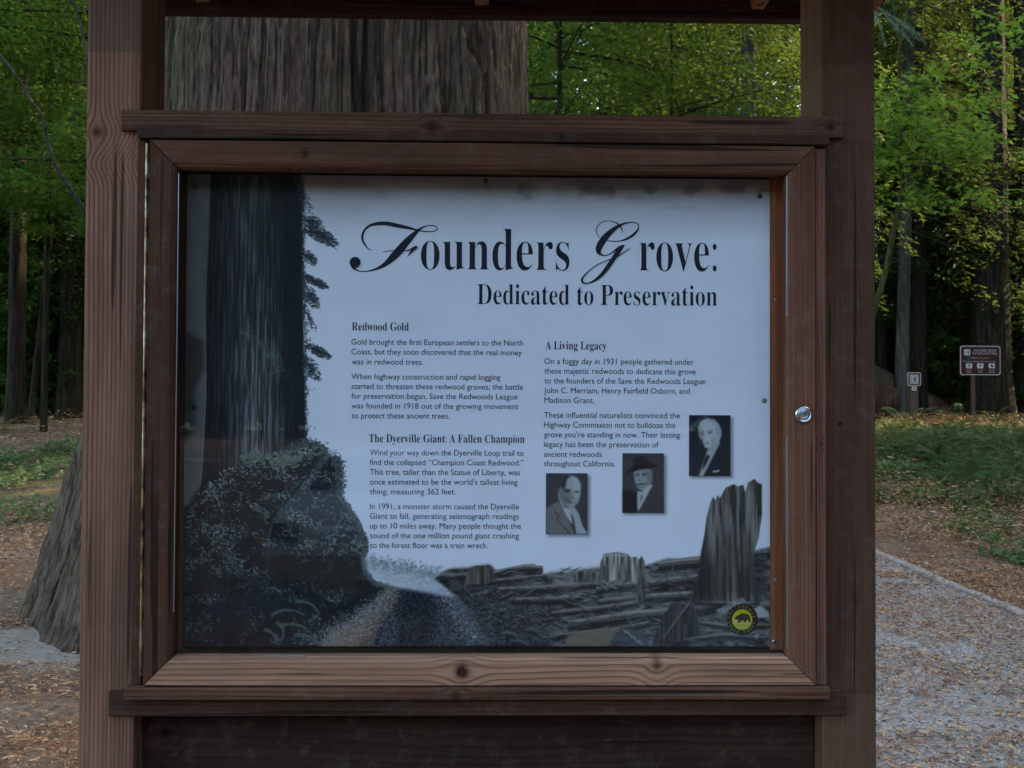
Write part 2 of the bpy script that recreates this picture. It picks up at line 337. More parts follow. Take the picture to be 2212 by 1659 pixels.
def crown_type(key):
    if key not in CROWNS:
        k = dict(
            con=lambda: crown(1, 4.2, 22, 3.6, 230, 150, .17, .22, .35, 'cone'),
            con2=lambda: crown(2, 6.5, 26, 4.2, 240, 150, .20, .22, .45, 'cone'),
            far=lambda: crown(3, 1.5, 30, 5.5, 260, 110, .38, .30, .35, 'cone', limbs=False),
            und=lambda: crown(6, .2, 6.0, 2.3, 170, 150, .12, .42, .18, 'round'),
            brd=lambda: crown(4, 4.2, 15, 3.8, 190, 170, .10, .62, .12, 'round'),
            brd2=lambda: crown(5, 3.6, 12, 3.3, 170, 170, .085, .62, .12, 'round'))[key]()
        CROWNS[key] = k
    return CROWNS[key]
def tree(name, x, y, r, H, ck, leaf, barkm, label, group, lean=(0, 0), scale=1.0, seed=1, cscale=None):
    z = float(gz(x, y)); root = empty(name, (x, y, z), label=label, cat='tree', group=group)
    V, F = trunk_mesh('trunk', r, H, seed, lean); G = Geo(); G.add(V, F)
    if ck:
        cm, lg = crown_type(ck); rot = Matrix.Rotation(seed * 2.4, 4, 'Z'); cs = cscale or scale
        if lg.n:
            v = np.concatenate(lg.V); R = np.array(rot.to_3x3()); G.add((v @ R.T) * cs, np.concatenate(lg.F))
        key = (ck, leaf.name)
        if key not in CROWNS: m2 = cm.copy(); m2.materials.append(leaf); CROWNS[key] = m2
        c = link('crown', CROWNS[key], None, root); c.rotation_euler = (0, 0, seed * 2.4); c.scale = (cs, cs, cs)
    link('trunk', G.mesh('trunk', smooth=True), barkm, root)
    return root
def xat(u, y): return at(u, 874, y).x
BK, GV = 'trees of the grove behind the board', 'trees behind the board'
def T(u, d, wpx, H, ck, leaf, bm, label, lean=(0, 0), seed=1, scale=1.0, name='redwood_tree'):
    y = d - 2.3; return tree(name, xat(u, y), y, wpx / FPX * d / 2, H, ck, leaf, bm, label, GV, lean, scale, seed)
# left of the board
T(34, 24, 36, 24, 'con2', LEAF_CON, BARK_DARK, 'dark straight trunk nearest the left edge of the picture among green leaves', seed=3)
T(66, 26, 13, 14, None, LEAF_CON, BARK_DARK, 'thin dark trunk leaning right between two straight trunks at far left', lean=(1.3, 0), seed=4, name='young_tree')
T(95, 22, 13, 15, 'brd', LEAF_BRT, BARK_DARK, 'slim dark tree with bright leaves left of the left post', lean=(.1, 0), seed=5, name='young_tree')
T(150, 27, 46, 22, 'con', LEAF_CON, BARK_DARK, 'dark trunk close beside the left post, its foot in low bushes', seed=6)
T(-60, 20, 30, 13, 'brd', LEAF_BRT, BARK_DARK, 'bright leafy tree reaching into the left edge of the picture', seed=7, name='leafy_tree')
T(190, 19, 11, 11, 'brd', LEAF_BRT, BARK_DARK, 'bright green leafy tree half hidden by the left post', seed=9, name='leafy_tree')
T(120, 32, 20, 22, 'con', LEAF_BRT, BARK_DARK, 'light green conifer standing back behind the left bushes', seed=10)
# seen through the opening under the roof
T(1206, 15.5, 15, 14, 'brd2', LEAF_BRT, BARK_DARK, 'slim dark trunk just right of the giant trunk, seen under the roof', seed=11, name='young_tree')
T(1617, 22, 40, 24, 'con', LEAF_CON, BARK_GREY, 'grey straight trunk seen through the opening near the right post', seed=12)
T(1400, 21, 16, 22, 'con', LEAF_CON, BARK_DARK, 'feathery green conifer in the middle of the opening under the roof', seed=13)
T(1520, 26, 22, 22, 'con2', LEAF_CON, BARK_DARK, 'conifer behind the opening, left of the grey trunk', seed=14)
T(1300, 27, 22, 22, 'con2', LEAF_BRT, BARK_DARK, 'light green conifer behind the opening, right of the giant trunk', seed=15)
T(1700, 24, 14, 20, 'con', LEAF_CON, BARK_DARK, 'conifer whose drooping twigs show beside the right post', seed=16)
T(1450, 17, 9, 11, 'brd', LEAF_CON, BARK_DARK, 'small mid-green tree low in the opening under the roof', seed=17, name='leafy_tree')
# right of the board
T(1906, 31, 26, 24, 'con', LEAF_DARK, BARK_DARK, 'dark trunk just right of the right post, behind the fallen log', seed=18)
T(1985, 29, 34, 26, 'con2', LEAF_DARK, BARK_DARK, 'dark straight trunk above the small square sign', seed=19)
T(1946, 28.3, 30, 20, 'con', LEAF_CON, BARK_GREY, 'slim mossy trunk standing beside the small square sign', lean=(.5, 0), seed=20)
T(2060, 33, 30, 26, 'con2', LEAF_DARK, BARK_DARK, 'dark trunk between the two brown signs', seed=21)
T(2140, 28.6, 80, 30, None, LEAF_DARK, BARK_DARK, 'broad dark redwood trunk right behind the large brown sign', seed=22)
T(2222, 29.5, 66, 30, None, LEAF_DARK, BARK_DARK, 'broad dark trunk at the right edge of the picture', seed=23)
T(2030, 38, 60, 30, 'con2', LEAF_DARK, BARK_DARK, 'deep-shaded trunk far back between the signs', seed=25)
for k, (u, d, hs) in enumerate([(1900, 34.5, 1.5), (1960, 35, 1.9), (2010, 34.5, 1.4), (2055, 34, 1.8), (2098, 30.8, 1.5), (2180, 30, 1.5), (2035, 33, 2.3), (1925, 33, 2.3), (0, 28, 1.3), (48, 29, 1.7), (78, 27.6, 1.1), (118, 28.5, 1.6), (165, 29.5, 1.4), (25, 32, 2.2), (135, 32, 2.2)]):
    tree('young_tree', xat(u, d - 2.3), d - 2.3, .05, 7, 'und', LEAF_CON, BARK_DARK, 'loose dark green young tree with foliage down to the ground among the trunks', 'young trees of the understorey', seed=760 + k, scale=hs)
gu = rng(411)
for k in range(30):
    x = -21 + 43 * (k + gu.uniform(.1, .9)) / 30; y = gu.uniform(31.5, 36.5)
    tree('young_tree', x, y, .05, 6, 'und', LEAF_BRT, BARK_DARK, 'low leafy young tree filling the shade between the trunks', 'young trees of the understorey', seed=700 + k, scale=gu.uniform(.7, 1.25))
# dense back rows that close the view
g = rng(99); i = 0
for row, (y0, n, xs, lf) in enumerate([(39.5, 12, 26, LEAF_CON), (46, 14, 40, LEAF_DARK), (56, 15, 52, LEAF_DARK)]):
    for k in range(n):
        x = -xs + 2 * xs * (k + .5 + g.uniform(-.3, .3)) / n; y = y0 + g.uniform(-3, 3); i += 1
        t_ = tree('redwood_tree', x, y, g.uniform(.3, .7), 30, 'far', lf, BARK_DARK, ('tall dark redwood in the front row of the closed back of the grove', 'tall dark redwood in the middle row at the back of the grove', 'tall dark redwood in the hindmost row of the grove')[row], 'tall redwoods closing the back of the grove', seed=30 + i, scale=g.uniform(.85, 1.2))
for k, (x, y, s) in enumerate([(23, 36, .9), (-16, 14, 1.2), (-10, 27, 1.1), (-24, 20, 1.3)]):  # only the first is added, to shade a trunk's sunlit edge
    tree('leafy_tree', x, y, .3, 14, 'con2' if k % 2 else 'con', LEAF_CON, BARK_DARK, 'conifer standing outside the picture at the side of the grove', 'conifers at the sides of the grove', seed=80 + k, scale=s)
for k in range(78):  # unseen trees added to keep sun off the board and near ground
    yy = -55 + 3.9 * (k // 3); xx = 24 + 5.0 * (k % 3) + g.uniform(-1, 1); yy += 1.3 * (k % 3)
    gap = 31.0 + (xx - 28) * .40  # opening left for one patch of sun near the signs
    if abs(yy - gap) < 6.6: yy = gap + math.copysign(6.6 + g.uniform(0, .6), yy - gap)
    tree('sun_block_conifer', xx, yy, .35, 26, 'far', LEAF_DARK, BARK_DARK, 'tall unseen conifer added right of the path to block the sun', 'unseen conifers added to block the sun', seed=140 + k, scale=.9)
# trees on the far side of the parking area behind the viewer (mirrored in the glass)
for k in range(26):
    x = -58 + 4.6 * k + g.uniform(-1, 1); y = -52 - 7 * (k % 2) + g.uniform(-2, 2)
    tree('roadside_tree', x, y, .35, 24, 'far', LEAF_DARK, BARK_DARK, 'conifer across the clearing behind the viewer', 'conifers across the clearing', seed=100 + k, scale=g.uniform(.62, .8))

def far_woods():
    g = rng(303); n = 90000; x = g.uniform(-95, 95, n); y = -66 + g.uniform(-4, 4, n); top = 21 + 7 * fbm(x / 7, y / 30, 5); z = top * g.random(n) ** .85
    C = np.stack([x, y, z], 1); V, F = quads(C, g.normal(0, 1, C.shape), g.normal(0, 1, C.shape) + np.array([[0, 1, .3]]), g.uniform(1.0, 2.2, n), g.uniform(.6, 1.2, n))
    tag(link('distant_woods', np_mesh('distant_woods', V, F, g.random(n)), LEAF_DARK), 'dark band of woods across the clearing, mirrored in the glass', 'woods', kind='stuff')
far_woods()
# ------------------------------------------------------------------ maple with large leaves, right of the board
def maple_leaf():
    a = []
    for ang, r in [(-90, .12), (-60, .38), (-38, .22), (-15, .62), (8, .30), (35, .80), (62, .36), (90, 1.0), (118, .36), (145, .80), (172, .30), (195, .62), (218, .22), (240, .38)]:
        a.append((r * math.cos(rad(ang)) * .55, r * math.sin(rad(ang)) * .55, 0))
    return np.array(a)
def maple():
    g = rng(5); by2 = 15.0
    root = empty('maple_tree', (xat(1830, by2), by2, float(gz(xat(1830, by2), by2))), label='maple with bright leaf sprays on a thin crooked stem right of the right post', cat='tree')
    O = np.array(root.location); L = maple_leaf(); Vs = []; Fs = []; tint = []; n = 0; G = Geo()
    # crooked stem
    px = [(1850, 820), (1880, 700), (1912, 590), (1937, 470), (1950, 400), (1942, 320), (1955, 240), (1940, 120), (1975, -60)]
    P = np.array([O] + [np.array(at(u, v, by2)) for u, v in px]); 
    t = np.linspace(0, 1, 60); tt = np.linspace(0, 1, len(P)); Q = np.stack([np.interp(t, tt, P[:, k]) for k in range(3)], 1)
    v_, f_ = tube(Q - O, np.linspace(.07, .022, 60), 8); G.add(v_, f_)
    for (u, v, su, sv, cnt) in [(1975, 250, 80, 70, 36), (2040, 300, 110, 60, 40), (1930, 340, 40, 60, 20), (2090, 330, 70, 40, 20), (2000, 420, 90, 30, 16), (1925, 190, 30, 50, 8), (2110, 220, 60, 40, 10), (2170, 60, 60, 60, 12), (2060, 150, 80, 50, 10), (2150, 440, 40, 40, 4)]:
        for q in range(cnt):
            c0 = np.array(at(u + g.normal(0, .5) * su, v + g.normal(0, .5) * sv, by2 + g.normal(0, 1.0)))
            az = g.uniform(0, 2 * math.pi); ln = g.uniform(.3, .7)
            j = Q[int(np.argmin(np.linalg.norm(Q - c0, axis=1)))]
            if g.random() < .35:
                ss = np.linspace(0, 1, 7)[:, None]; v_, f_ = tube(j * (1 - ss) + c0 * ss + np.array([0, 0, -.25]) * (ss * (1 - ss)) - O, np.linspace(.014, .004, 7), 4); G.add(v_, f_)
            for e in range(g.integers(7, 13)):
                c = c0 + np.array([math.cos(az), math.sin(az), g.normal(0, .1)]) * g.uniform(-ln, ln) + g.normal(0, .09, 3) * np.array([1, 1, .6])
                s = g.uniform(.08, .145); R = Matrix.Rotation(g.uniform(0, 6.28), 3, 'Z'); tl = Matrix.Rotation(g.normal(.5, .35), 3, Vector((g.normal(), g.normal(), 0)).normalized())
                M = np.array(tl @ R); vv = (L * s * 2 * np.array([1, 1, 1])) @ M.T + c - O
                Vs.append(np.concatenate([vv, (c - O)[None]])); k = len(L)
                Fs.append(np.array([[n + k, n + a, n + (a + 1) % k] for a in range(k)])); n += k + 1; tint += [g.random()] * k
    link('crown', np_mesh('crown', np.concatenate(Vs), np.concatenate(Fs), tint), leafmat('maple_leaves', [(.045, .11, .014), (.08, .18, .024), (.13, .26, .04), (.20, .36, .07)], .5), root)
    link('trunk', G.mesh('trunk', smooth=True), bark('maple_bark', (.05, .045, .03), (.11, .10, .05), (.18, .17, .08), (.08, .10, .02), .6), root)
maple()
# two bare stems crossing the top left corner, and a hanging redwood spray by the right eave
def stem(name, pts, r0, r1, mat, label, twigs=0, seed=1):
    P = np.array([np.array(at(u, v, y)) for u, v, y in pts]); t = np.linspace(0, 1, 50); tt = np.linspace(0, 1, len(P))
    Q = np.stack([np.interp(t, tt, P[:, k]) for k in range(3)], 1); g = rng(seed); Q += np.cumsum(g.normal(0, .006, Q.shape), 0)
    base = Q[-1].copy(); G = Geo(); v_, f_ = tube(Q - base, np.linspace(r0, r1, 50), 8); G.add(v_, f_)
    for k in range(twigs):
        a = Q[g.integers(5, 45)]; d = g.normal(0, 1, 3); d /= np.linalg.norm(d); ss = np.linspace(0, 1, 6)[:, None]
        v_, f_ = tube(a + d * ss * g.uniform(.3, .9) + np.array([0, 0, -.2]) * ss ** 2 - base, np.linspace(.006, .002, 6), 4); G.add(v_, f_)
    return tag(link(name, G.mesh(name, smooth=True), mat, None, base), label, 'sapling', 'bare stems at the left')
stem('bare_sapling', [(-60, 30, 9), (20, 150, 9), (90, 250, 9.2), (130, 370, 9.4), (180, 440, 9.6), (260, 640, 10), (300, 1060, 10.5)], .014, .032, BARK_DARKG, 'bare grey stem slanting down across the leaves at upper left', 12, 3)
stem('bare_sapling', [(140, -60, 8), (170, 40, 8.1), (193, 160, 8.3), (200, 400, 8.6), (240, 760, 9), (250, 1110, 9.6)], .010, .024, BARK_DARKG, 'thin grey stem coming down just left of the left post top', 8, 4)
def spray():
    g = rng(8); C = []; D = []; G = Geo(); y = 4.6; top = np.array(at(1890, -60, y)); org = top.copy()
    for k in range(12):
        a = np.array(at(1885 + 4 * k, 6 + k * 3, y)); b = np.array(at(1905 + 9 * k + g.normal(0, 6), 62 + g.normal(0, 16) + 2 * k, y + g.normal(0, .08)))
        ss = np.linspace(0, 1, 46)[:, None]; P = a * (1 - ss) + b * ss + np.array([0, 0, -.03]) * ss ** 2
        v_, f_ = tube(P[::5] - org, np.linspace(.003, .001, len(P[::5])), 4); G.add(v_, f_)
        d = (b - a) / np.linalg.norm(b - a)
        for s in (-1, 1):
            C.append(P + np.cross(d, [0, -1, .2]) * s * .006); D.append(np.tile(d * .8 + np.cross(d, [0, -1, .2]) * s * .7, (46, 1)) + g.normal(0, .15, (46, 3)))
    C = np.concatenate(C); D = np.concatenate(D); V, F = quads(C - org, D, g.normal(0, .4, C.shape) + np.array([[0, -.6, 1]]), np.full(len(C), .020), np.full(len(C), .005))
    root = empty('redwood_branch', org, label='pale green needle spray hanging beside the right end of the roof', cat='branch')
    m = leafmat('pale_needles', [(.07, .12, .08), (.12, .19, .13), (.18, .26, .19)], .3)
    link('needles', np_mesh('needles', V, F, g.random(len(F))), m, root); 
    tw = np.linspace(0, 1, 20)[:, None]; v_, f_ = tube((np.array(at(1880, -200, y)) * (1 - tw) + np.array(at(1935, 40, y)) * tw) - org, np.linspace(.012, .004, 20), 6); G.add(v_, f_)
    link('twig', G.mesh('twig'), BARK_GREY, root)
spray()
# ------------------------------------------------------------------ undergrowth
def shrub(u, v, s, label, leaf, seed, group='low bushes'):
    p = ground(u, v); g = rng(seed); nb = 46; root = empty('shrub', (p.x, p.y, p.z - .05), label=label, cat='shrub', group=group)
    key = 'shrub%d' % (seed % 3)
    if key not in CROWNS: CROWNS[key] = crown(200 + seed % 3, .05, 1.15, 1.0, 90, 70, .075, .55, .15, 'round', limbs=True)
    me, lg = CROWNS[key]; kk = (key, leaf.name)
    if kk not in CROWNS: m2 = me.copy(); m2.materials.append(leaf); CROWNS[kk] = m2; m3 = lg.mesh('stems'); m3.materials.append(BARK_DARK); CROWNS[kk + ('s',)] = m3
    for nm, mm in (('foliage', CROWNS[kk]), ('stems', CROWNS[kk + ('s',)])):
        c = link(nm, mm, None, root); c.rotation_euler = (0, 0, seed * 1.3); c.scale = (s * 1.2, s * 1.2, s)
LSH = [(10, 850, 1.2), (60, 838, 1.1), (105, 852, 1.0), (150, 845, 1.1), (190, 860, 1.0), (-50, 860, 1.4), (30, 815, 1.3), (130, 812, 1.2)]
LB = ['leftmost low bush below the trunks at the left edge', 'low green bush under the thin leaning trunk at left', 'low green bush under the slim tree at left', 'low bush at the foot of the trunk beside the left post', 'low bush half hidden behind the left post', 'bush just outside the left edge', 'bush on the rise behind the leftmost low bush', 'bush on the rise near the left post']
for k, (u, v, s) in enumerate(LSH): shrub(u, v, s, LB[k], LEAF_BRT if k % 2 == 0 else LEAF_CON, 300 + k)
for k, (u, v, s, lb) in enumerate([(2035, 872, 1.0, 'low dark bush behind the broken end of the fallen log'), (2120, 868, 1.1, 'low dark bush behind the post of the large brown sign'), (2185, 880, 1.3, 'leafy bush at the right edge below the large brown sign'), (2230, 900, 1.2, 'low bush just outside the right edge')]):
    shrub(u, v, s, lb, LEAF_CON if k != 2 else LEAF_COV, 320 + k)
# sword ferns
def frond_mesh():
    G = []; T_ = 22; C = []; D = []; N = []; ln = []
    for i in range(2, T_):
        t = i / T_; p = np.array([t * .75, 0, .62 * math.sin(t * 2.0) * .75]); w_ = .13 * math.sin(math.pi * (t * .9 + .08)) ** .7
        for s in (-1, 1):
            C.append(p + np.array([.012, s * w_ / 2, -.02 * w_])); D.append([.35, s, -.12]); N.append([0, 0, 1]); ln.append(w_)
    V, F = quads(np.array(C), np.array(D, float), np.array(N, float), np.array(ln), np.full(len(C), .035)); G = Geo(); G.add(V, F)
    t = np.linspace(0, 1, 10); v_, f_ = tube(np.stack([t * .75, 0 * t, .62 * np.sin(t * 2.0) * .75], 1), np.linspace(.005, .001, 10), 4); G.add(v_, f_)
    n = sum(len(f) for f in G.F); return G.mesh('frond', tint=rng(3).random(n))
FR = frond_mesh(); FR.materials.append(LEAF_FERN)
def fern(u, v, s, label, seed, nf=11):
    p = ground(u, v); g = rng(seed); root = empty('sword_fern', (p.x, p.y, p.z), label=label, cat='fern', group='sword ferns')
    for k in range(nf):
        f = link('frond', FR, None, root); f.rotation_euler = (g.normal(0, .15), g.uniform(-.35, .25), k * 6.283 / nf + g.normal(0, .2)); q = s * g.uniform(.7, 1.15); f.scale = (q, q, q)
for k, (u, v, s, lb) in enumerate([
        (2120, 888, 1.3, 'tall fern rising under the large brown sign'), (2165, 893, 1.2, 'fern with spread fronds right of the large sign post'), (2085, 890, .8, 'small fern left of the large sign post'),
        (2150, 985, .85, 'pale fern in the ground cover below the large sign'), (2060, 950, .7, 'fern at the back edge of the ground cover below the log end'), (2195, 1040, .8, 'fern with pale fronds at the right edge of the ground cover'),
        (2180, 1120, .6, 'low fern at the right edge, nearest the path edging'), (2000, 1010, .45, 'small fern in the middle of the ground cover'), (1930, 960, .5, 'small fern close to the right post'),
        (2235, 960, 1.0, 'fern just outside the right edge'), (40, 1010, .55, 'low fern in the green slope left of the giant trunk'), (110, 985, .5, 'small fern close beside the giant trunk foot'), (10, 930, .6, 'fern high on the green slope at the left edge')]):
    fern(u, v, s, lb, 500 + k)
gf = rng(901)
for k in range(34):
    u, v = gf.uniform(1900, 2230), gf.uniform(925, 1100)
    if v > 1010 + (u - 1900) * .35: v -= 70
    fern(u, v, gf.uniform(.6, 1.1), 'one of the ferns scattered through the ground cover right of the path', 600 + k, 9)
# ground cover and litter (uncountable)
def scatter(poly_uv_boxes, n, seed):
    g = rng(seed); out = []
    for (x0, x1, y0, y1, wgt) in poly_uv_boxes:
        k = int(n * wgt); out.append(np.stack([g.uniform(x0, x1, k), g.uniform(y0, y1, k)], 1))
    return np.concatenate(out)
ex = lambda y: EDGE_A.x + (EDGE_B.x - EDGE_A.x) * (y - EDGE_A.y) / (EDGE_B.y - EDGE_A.y)
def cover():
    g = rng(61); P = scatter([(3.6, 8.5, 6.5, 12, .30), (3.6, 14, 12, 21, .42), (-9, -2.2, 9.5, 23.5, .24)], 110000, 62)
    x, y = P[:, 0], P[:, 1]; den = fbm(x * .8, y * .8, 71); keep = den > np.where(x > 0, .465, .475)
    keep &= ~((x > 0) & (x < ex(y) + .75 + .5 * fbm(x * .6, y * .6, 9)) & (y < 10.5)); x, y, den = x[keep], y[keep], den[keep]
    cl = vnoise(x * 5, y * 5, 77)
    cl = np.clip((cl - .25) * 1.9, 0, 1); z = gz(x, y) + (.01 + .24 * cl * g.random(len(x)) ** .7) * np.clip((den - .40) * 9, .25, 1)
    C = np.stack([x, y, z], 1); D = g.normal(0, 1, C.shape); D[:, 2] *= .35; N = g.normal(0, .6, C.shape) + np.array([[0, 0, 1]])
    l = g.uniform(.04, .125, len(x)) * np.clip(y / 14, .8, 1.4)
    V, F = quads(C, D, N, l, l * g.uniform(.45, .95, len(x)))
    tag(link('ground_cover', np_mesh('ground_cover', V, F, np.clip(.2 + .7 * vnoise(x * 1.3, y * 1.3, 81) * g.uniform(.5, 1.3, len(x)), 0, 1)), LEAF_COV), 'low green sorrel and ivy leaves covering the ground right of the path and left of the giant trunk', 'ground cover', kind='stuff')
cover()
LIT = NM('litter', .9, .15); a_ = LIT.node('ShaderNodeAttribute', attribute_name='tint')
LIT.color(LIT.ramp(a_.outputs['Fac'], [(0, (.07, .035, .02)), (.25, (.17, .08, .04)), (.55, (.34, .155, .07)), (.8, (.48, .25, .115)), (1, (.60, .42, .24))]))
def litter():
    g = rng(64); P = scatter([(1.0, 5.5, 1.0, 6.5, .30), (1.0, 8, 6.5, 12, .20), (-4.8, -.8, -.2, 4.2, .22), (-7, -2.4, 4.2, 10, .12), (2, 15, 12, 27, .16), (-14, -2, 10, 27, .06)], 290000, 65)
    x, y = P[:, 0], P[:, 1]; n = fbm(x * 1.6, y * 1.6, 91); onp = (x > .9) & (x < ex(y)) & (y < 13)
    bare = (x < 0) & (np.exp(-((x + 2.6) / 2.3) ** 2 - ((y - 3.55) / .45) ** 2) > .45)
    th = np.where(onp, .30 + .10 * sm((ex(y) - x - .1) / 1.2), .36); keep = (n > th) | (g.random(len(x)) < np.where(onp, .42, .40)); keep &= ~(bare & (g.random(len(x)) < .80))
    keep &= ((x - TREE[0]) ** 2 + (y - TREE[1]) ** 2 > 1.95 ** 2) & ~((np.abs(x) < 1.0) & (np.abs(y) < .2))
    x, y = x[keep], y[keep]; k = len(x)
    az = g.uniform(0, np.pi * 2, k); l = g.uniform(.014, .062, k); l = np.where(g.random(k) < .03, l * 2.4, l) * np.clip(y / 9, .8, 1.9); wd = g.uniform(.0014, .0048, k) * np.clip(y / 6, .8, 2.8)
    z = gz(x, y) + .012 + g.random(k) ** 2 * .018 + np.where((x > 3.6) & (y > 7.5) | ((x < -2.2) & (y > 9.5)), .26 * g.random(k) ** 2, 0); tz = g.normal(0, .12, k); b = g.normal(0, .35, k)
    d1 = np.stack([np.cos(az), np.sin(az), tz], 1); d2 = np.stack([np.cos(az + b), np.sin(az + b), -tz - .05], 1); C = np.stack([x, y, z], 1)
    n1 = np.stack([-np.sin(az), np.cos(az), g.normal(0, .5, k)], 1) * wd[:, None]; l = l[:, None] / 2
    A0 = C - d1 * l; A2 = C + d2 * l
    V = np.stack([A0 - n1 * .5, A0 + n1 * .5, C + n1 + [0, 0, .003], C - n1 + [0, 0, .003], A2 + n1 * .3, A2 - n1 * .3], 1).reshape(-1, 3)
    o_ = (np.arange(k) * 6)[:, None]; F = np.concatenate([o_ + np.array([[0, 3, 2, 1]]), o_ + np.array([[3, 5, 4, 2]])], 0); tn = g.random(k) ** 1.1
    tag(link('leaf_litter', np_mesh('leaf_litter', V, F, np.concatenate([tn, tn])), LIT.m), 'orange-brown fallen redwood twigs and needles strewn over the path and soil', 'leaf litter', kind='stuff')
litter()
def pebbles():
    g = rng(66); k = 9000; x = g.uniform(1.1, 4.4, k); y = g.uniform(.8, 9, k) ; kp = x < ex(y); x, y = x[kp], y[kp]; k = len(x)
    base = np.array([[1, 0, 0], [0, 1, 0], [-1, 0, 0], [0, -1, 0], [0, 0, .7], [0, 0, -.7]], float); s = g.uniform(.003, .011, k)
    V = base[None] * s[:, None, None] * g.uniform(.6, 1.3, (k, 6, 3)); az = g.uniform(0, 6.28, k); c, s_ = np.cos(az)[:, None], np.sin(az)[:, None]
    V = np.stack([V[..., 0] * c - V[..., 1] * s_, V[..., 0] * s_ + V[..., 1] * c, V[..., 2]], -1) + np.stack([x, y, gz(x, y) + .008], 1)[:, None]
    f = np.array([[0, 1, 4], [1, 2, 4], [2, 3, 4], [3, 0, 4], [1, 0, 5], [2, 1, 5], [3, 2, 5], [0, 3, 5]]); F = (np.arange(k) * 6)[:, None, None] + f[None]
    m = NM('pebble', .85, .3); a = m.node('ShaderNodeAttribute', attribute_name='tint'); m.color(m.ramp(a.outputs['Fac'], [(0, (.12, .115, .11)), (.6, (.32, .31, .30)), (1, (.5, .49, .48))]))
    tag(link('gravel_stones', np_mesh('gravel_stones', V.reshape(-1, 3), F.reshape(-1, 3), np.repeat(g.random(k), 8)), m.m), 'small grey stones loose on the gravel path', 'gravel', kind='stuff')
pebbles()
# sunlit dry leaves and twigs behind the ground cover are part of the litter; path edging boards
ew = NM('weathered_edging', .9, .2); o = ew.coord(); n1 = ew.noise(ew.scale(o, 3, 3, 3), 1, 5, .6); n2 = ew.noise(ew.scale(o, 60), 1, 4, .7)
ew.color(ew.mix(n1, ew.mix(n2, (.22, .21, .195), (.42, .40, .375)), (.25, .20, .155))); ew.bump(n2, .004)
def edging(a, b, wdt, hgt, label, nseg=24):
    a = Vector(a); b = Vector(b); t = np.linspace(0, 1, nseg); d = (b - a).normalized(); nrm = Vector((-d.y, d.x)); V = []
    for k, tt in enumerate(t):
        p = a.lerp(b, tt); j = (float(vnoise(tt * 14, .5, 3)) - .5) * .05; z = float(gz(p.x, p.y))
        for sx, sz in ((-.5, -.08), (-.5, hgt), (.5, hgt), (.5, -.08)): q = p + nrm * (sx * wdt + j); V.append((q.x - a.x, q.y - a.y, z + sz + (float(vnoise(tt * 30, sx, 8)) - .5) * .012))
    F = []
    for k in range(nseg - 1):
        for s in range(4): F.append((k * 4 + s, k * 4 + (s + 1) % 4, (k + 1) * 4 + (s + 1) % 4, (k + 1) * 4 + s))
    me = np_mesh('path_edging', V, F); return tag(link('path_edging', me, ew.m, None, (a.x, a.y, 0)), label, 'edging board')
edging((e0.x, e0.y), ((e0.x + e1.x) / 2 + .02, (e0.y + e1.y) / 2 - .03), .10, .022, 'near length of grey edging board along the right side of the gravel path')
edging(((e0.x + e1.x) / 2 + .05, (e0.y + e1.y) / 2 + .03), (e1.x, e1.y), .10, .022, 'far length of grey edging board running back beside the ground cover')
edging((LOWP.x - .35, LOWP.y + .9), (LOWQ.x + .6, LOWQ.y - 1.1), .09, .015, 'pale edging board end showing at the foot of the right post')
# fallen sticks on the ground cover
STK = bark('stick_bark', (.05, .04, .03), (.12, .09, .07), (.22, .18, .14))
for k, (u, v, u2, v2, r, lb) in enumerate([(2015, 1075, 2062, 1045, .012, 'short pale broken stick lying on the ground cover'), (2010, 930, 2090, 945, .05, 'dark rotten branch lying at the back of the ground cover'), (1925, 1010, 1975, 1035, .010, 'thin twig on the ground cover near the right post'),
        (2085, 1085, 2150, 1100, .012, 'brown stick in the litter right of the ground cover'), (90, 1035, 165, 1022, .012, 'thin stick lying across the green slope left of the giant trunk'), (145, 873, 172, 870, .06, 'short dark branch at the back of the left slope')]):
    a, b = ground(u, v), ground(u2, v2); t = np.linspace(0, 1, 14)[:, None]; P = np.array(a) * (1 - t) + np.array(b) * t; P[:, 2] = gz(P[:, 0], P[:, 1]) + r + .09; P += rng(k).normal(0, .012, P.shape)
    V, F = tube(P - np.array(a), np.linspace(r, r * .5, 14), 7); tag(link('fallen_stick', np_mesh('fallen_stick', V, F, smooth=True), STK, None, a), lb, 'stick', 'fallen sticks')
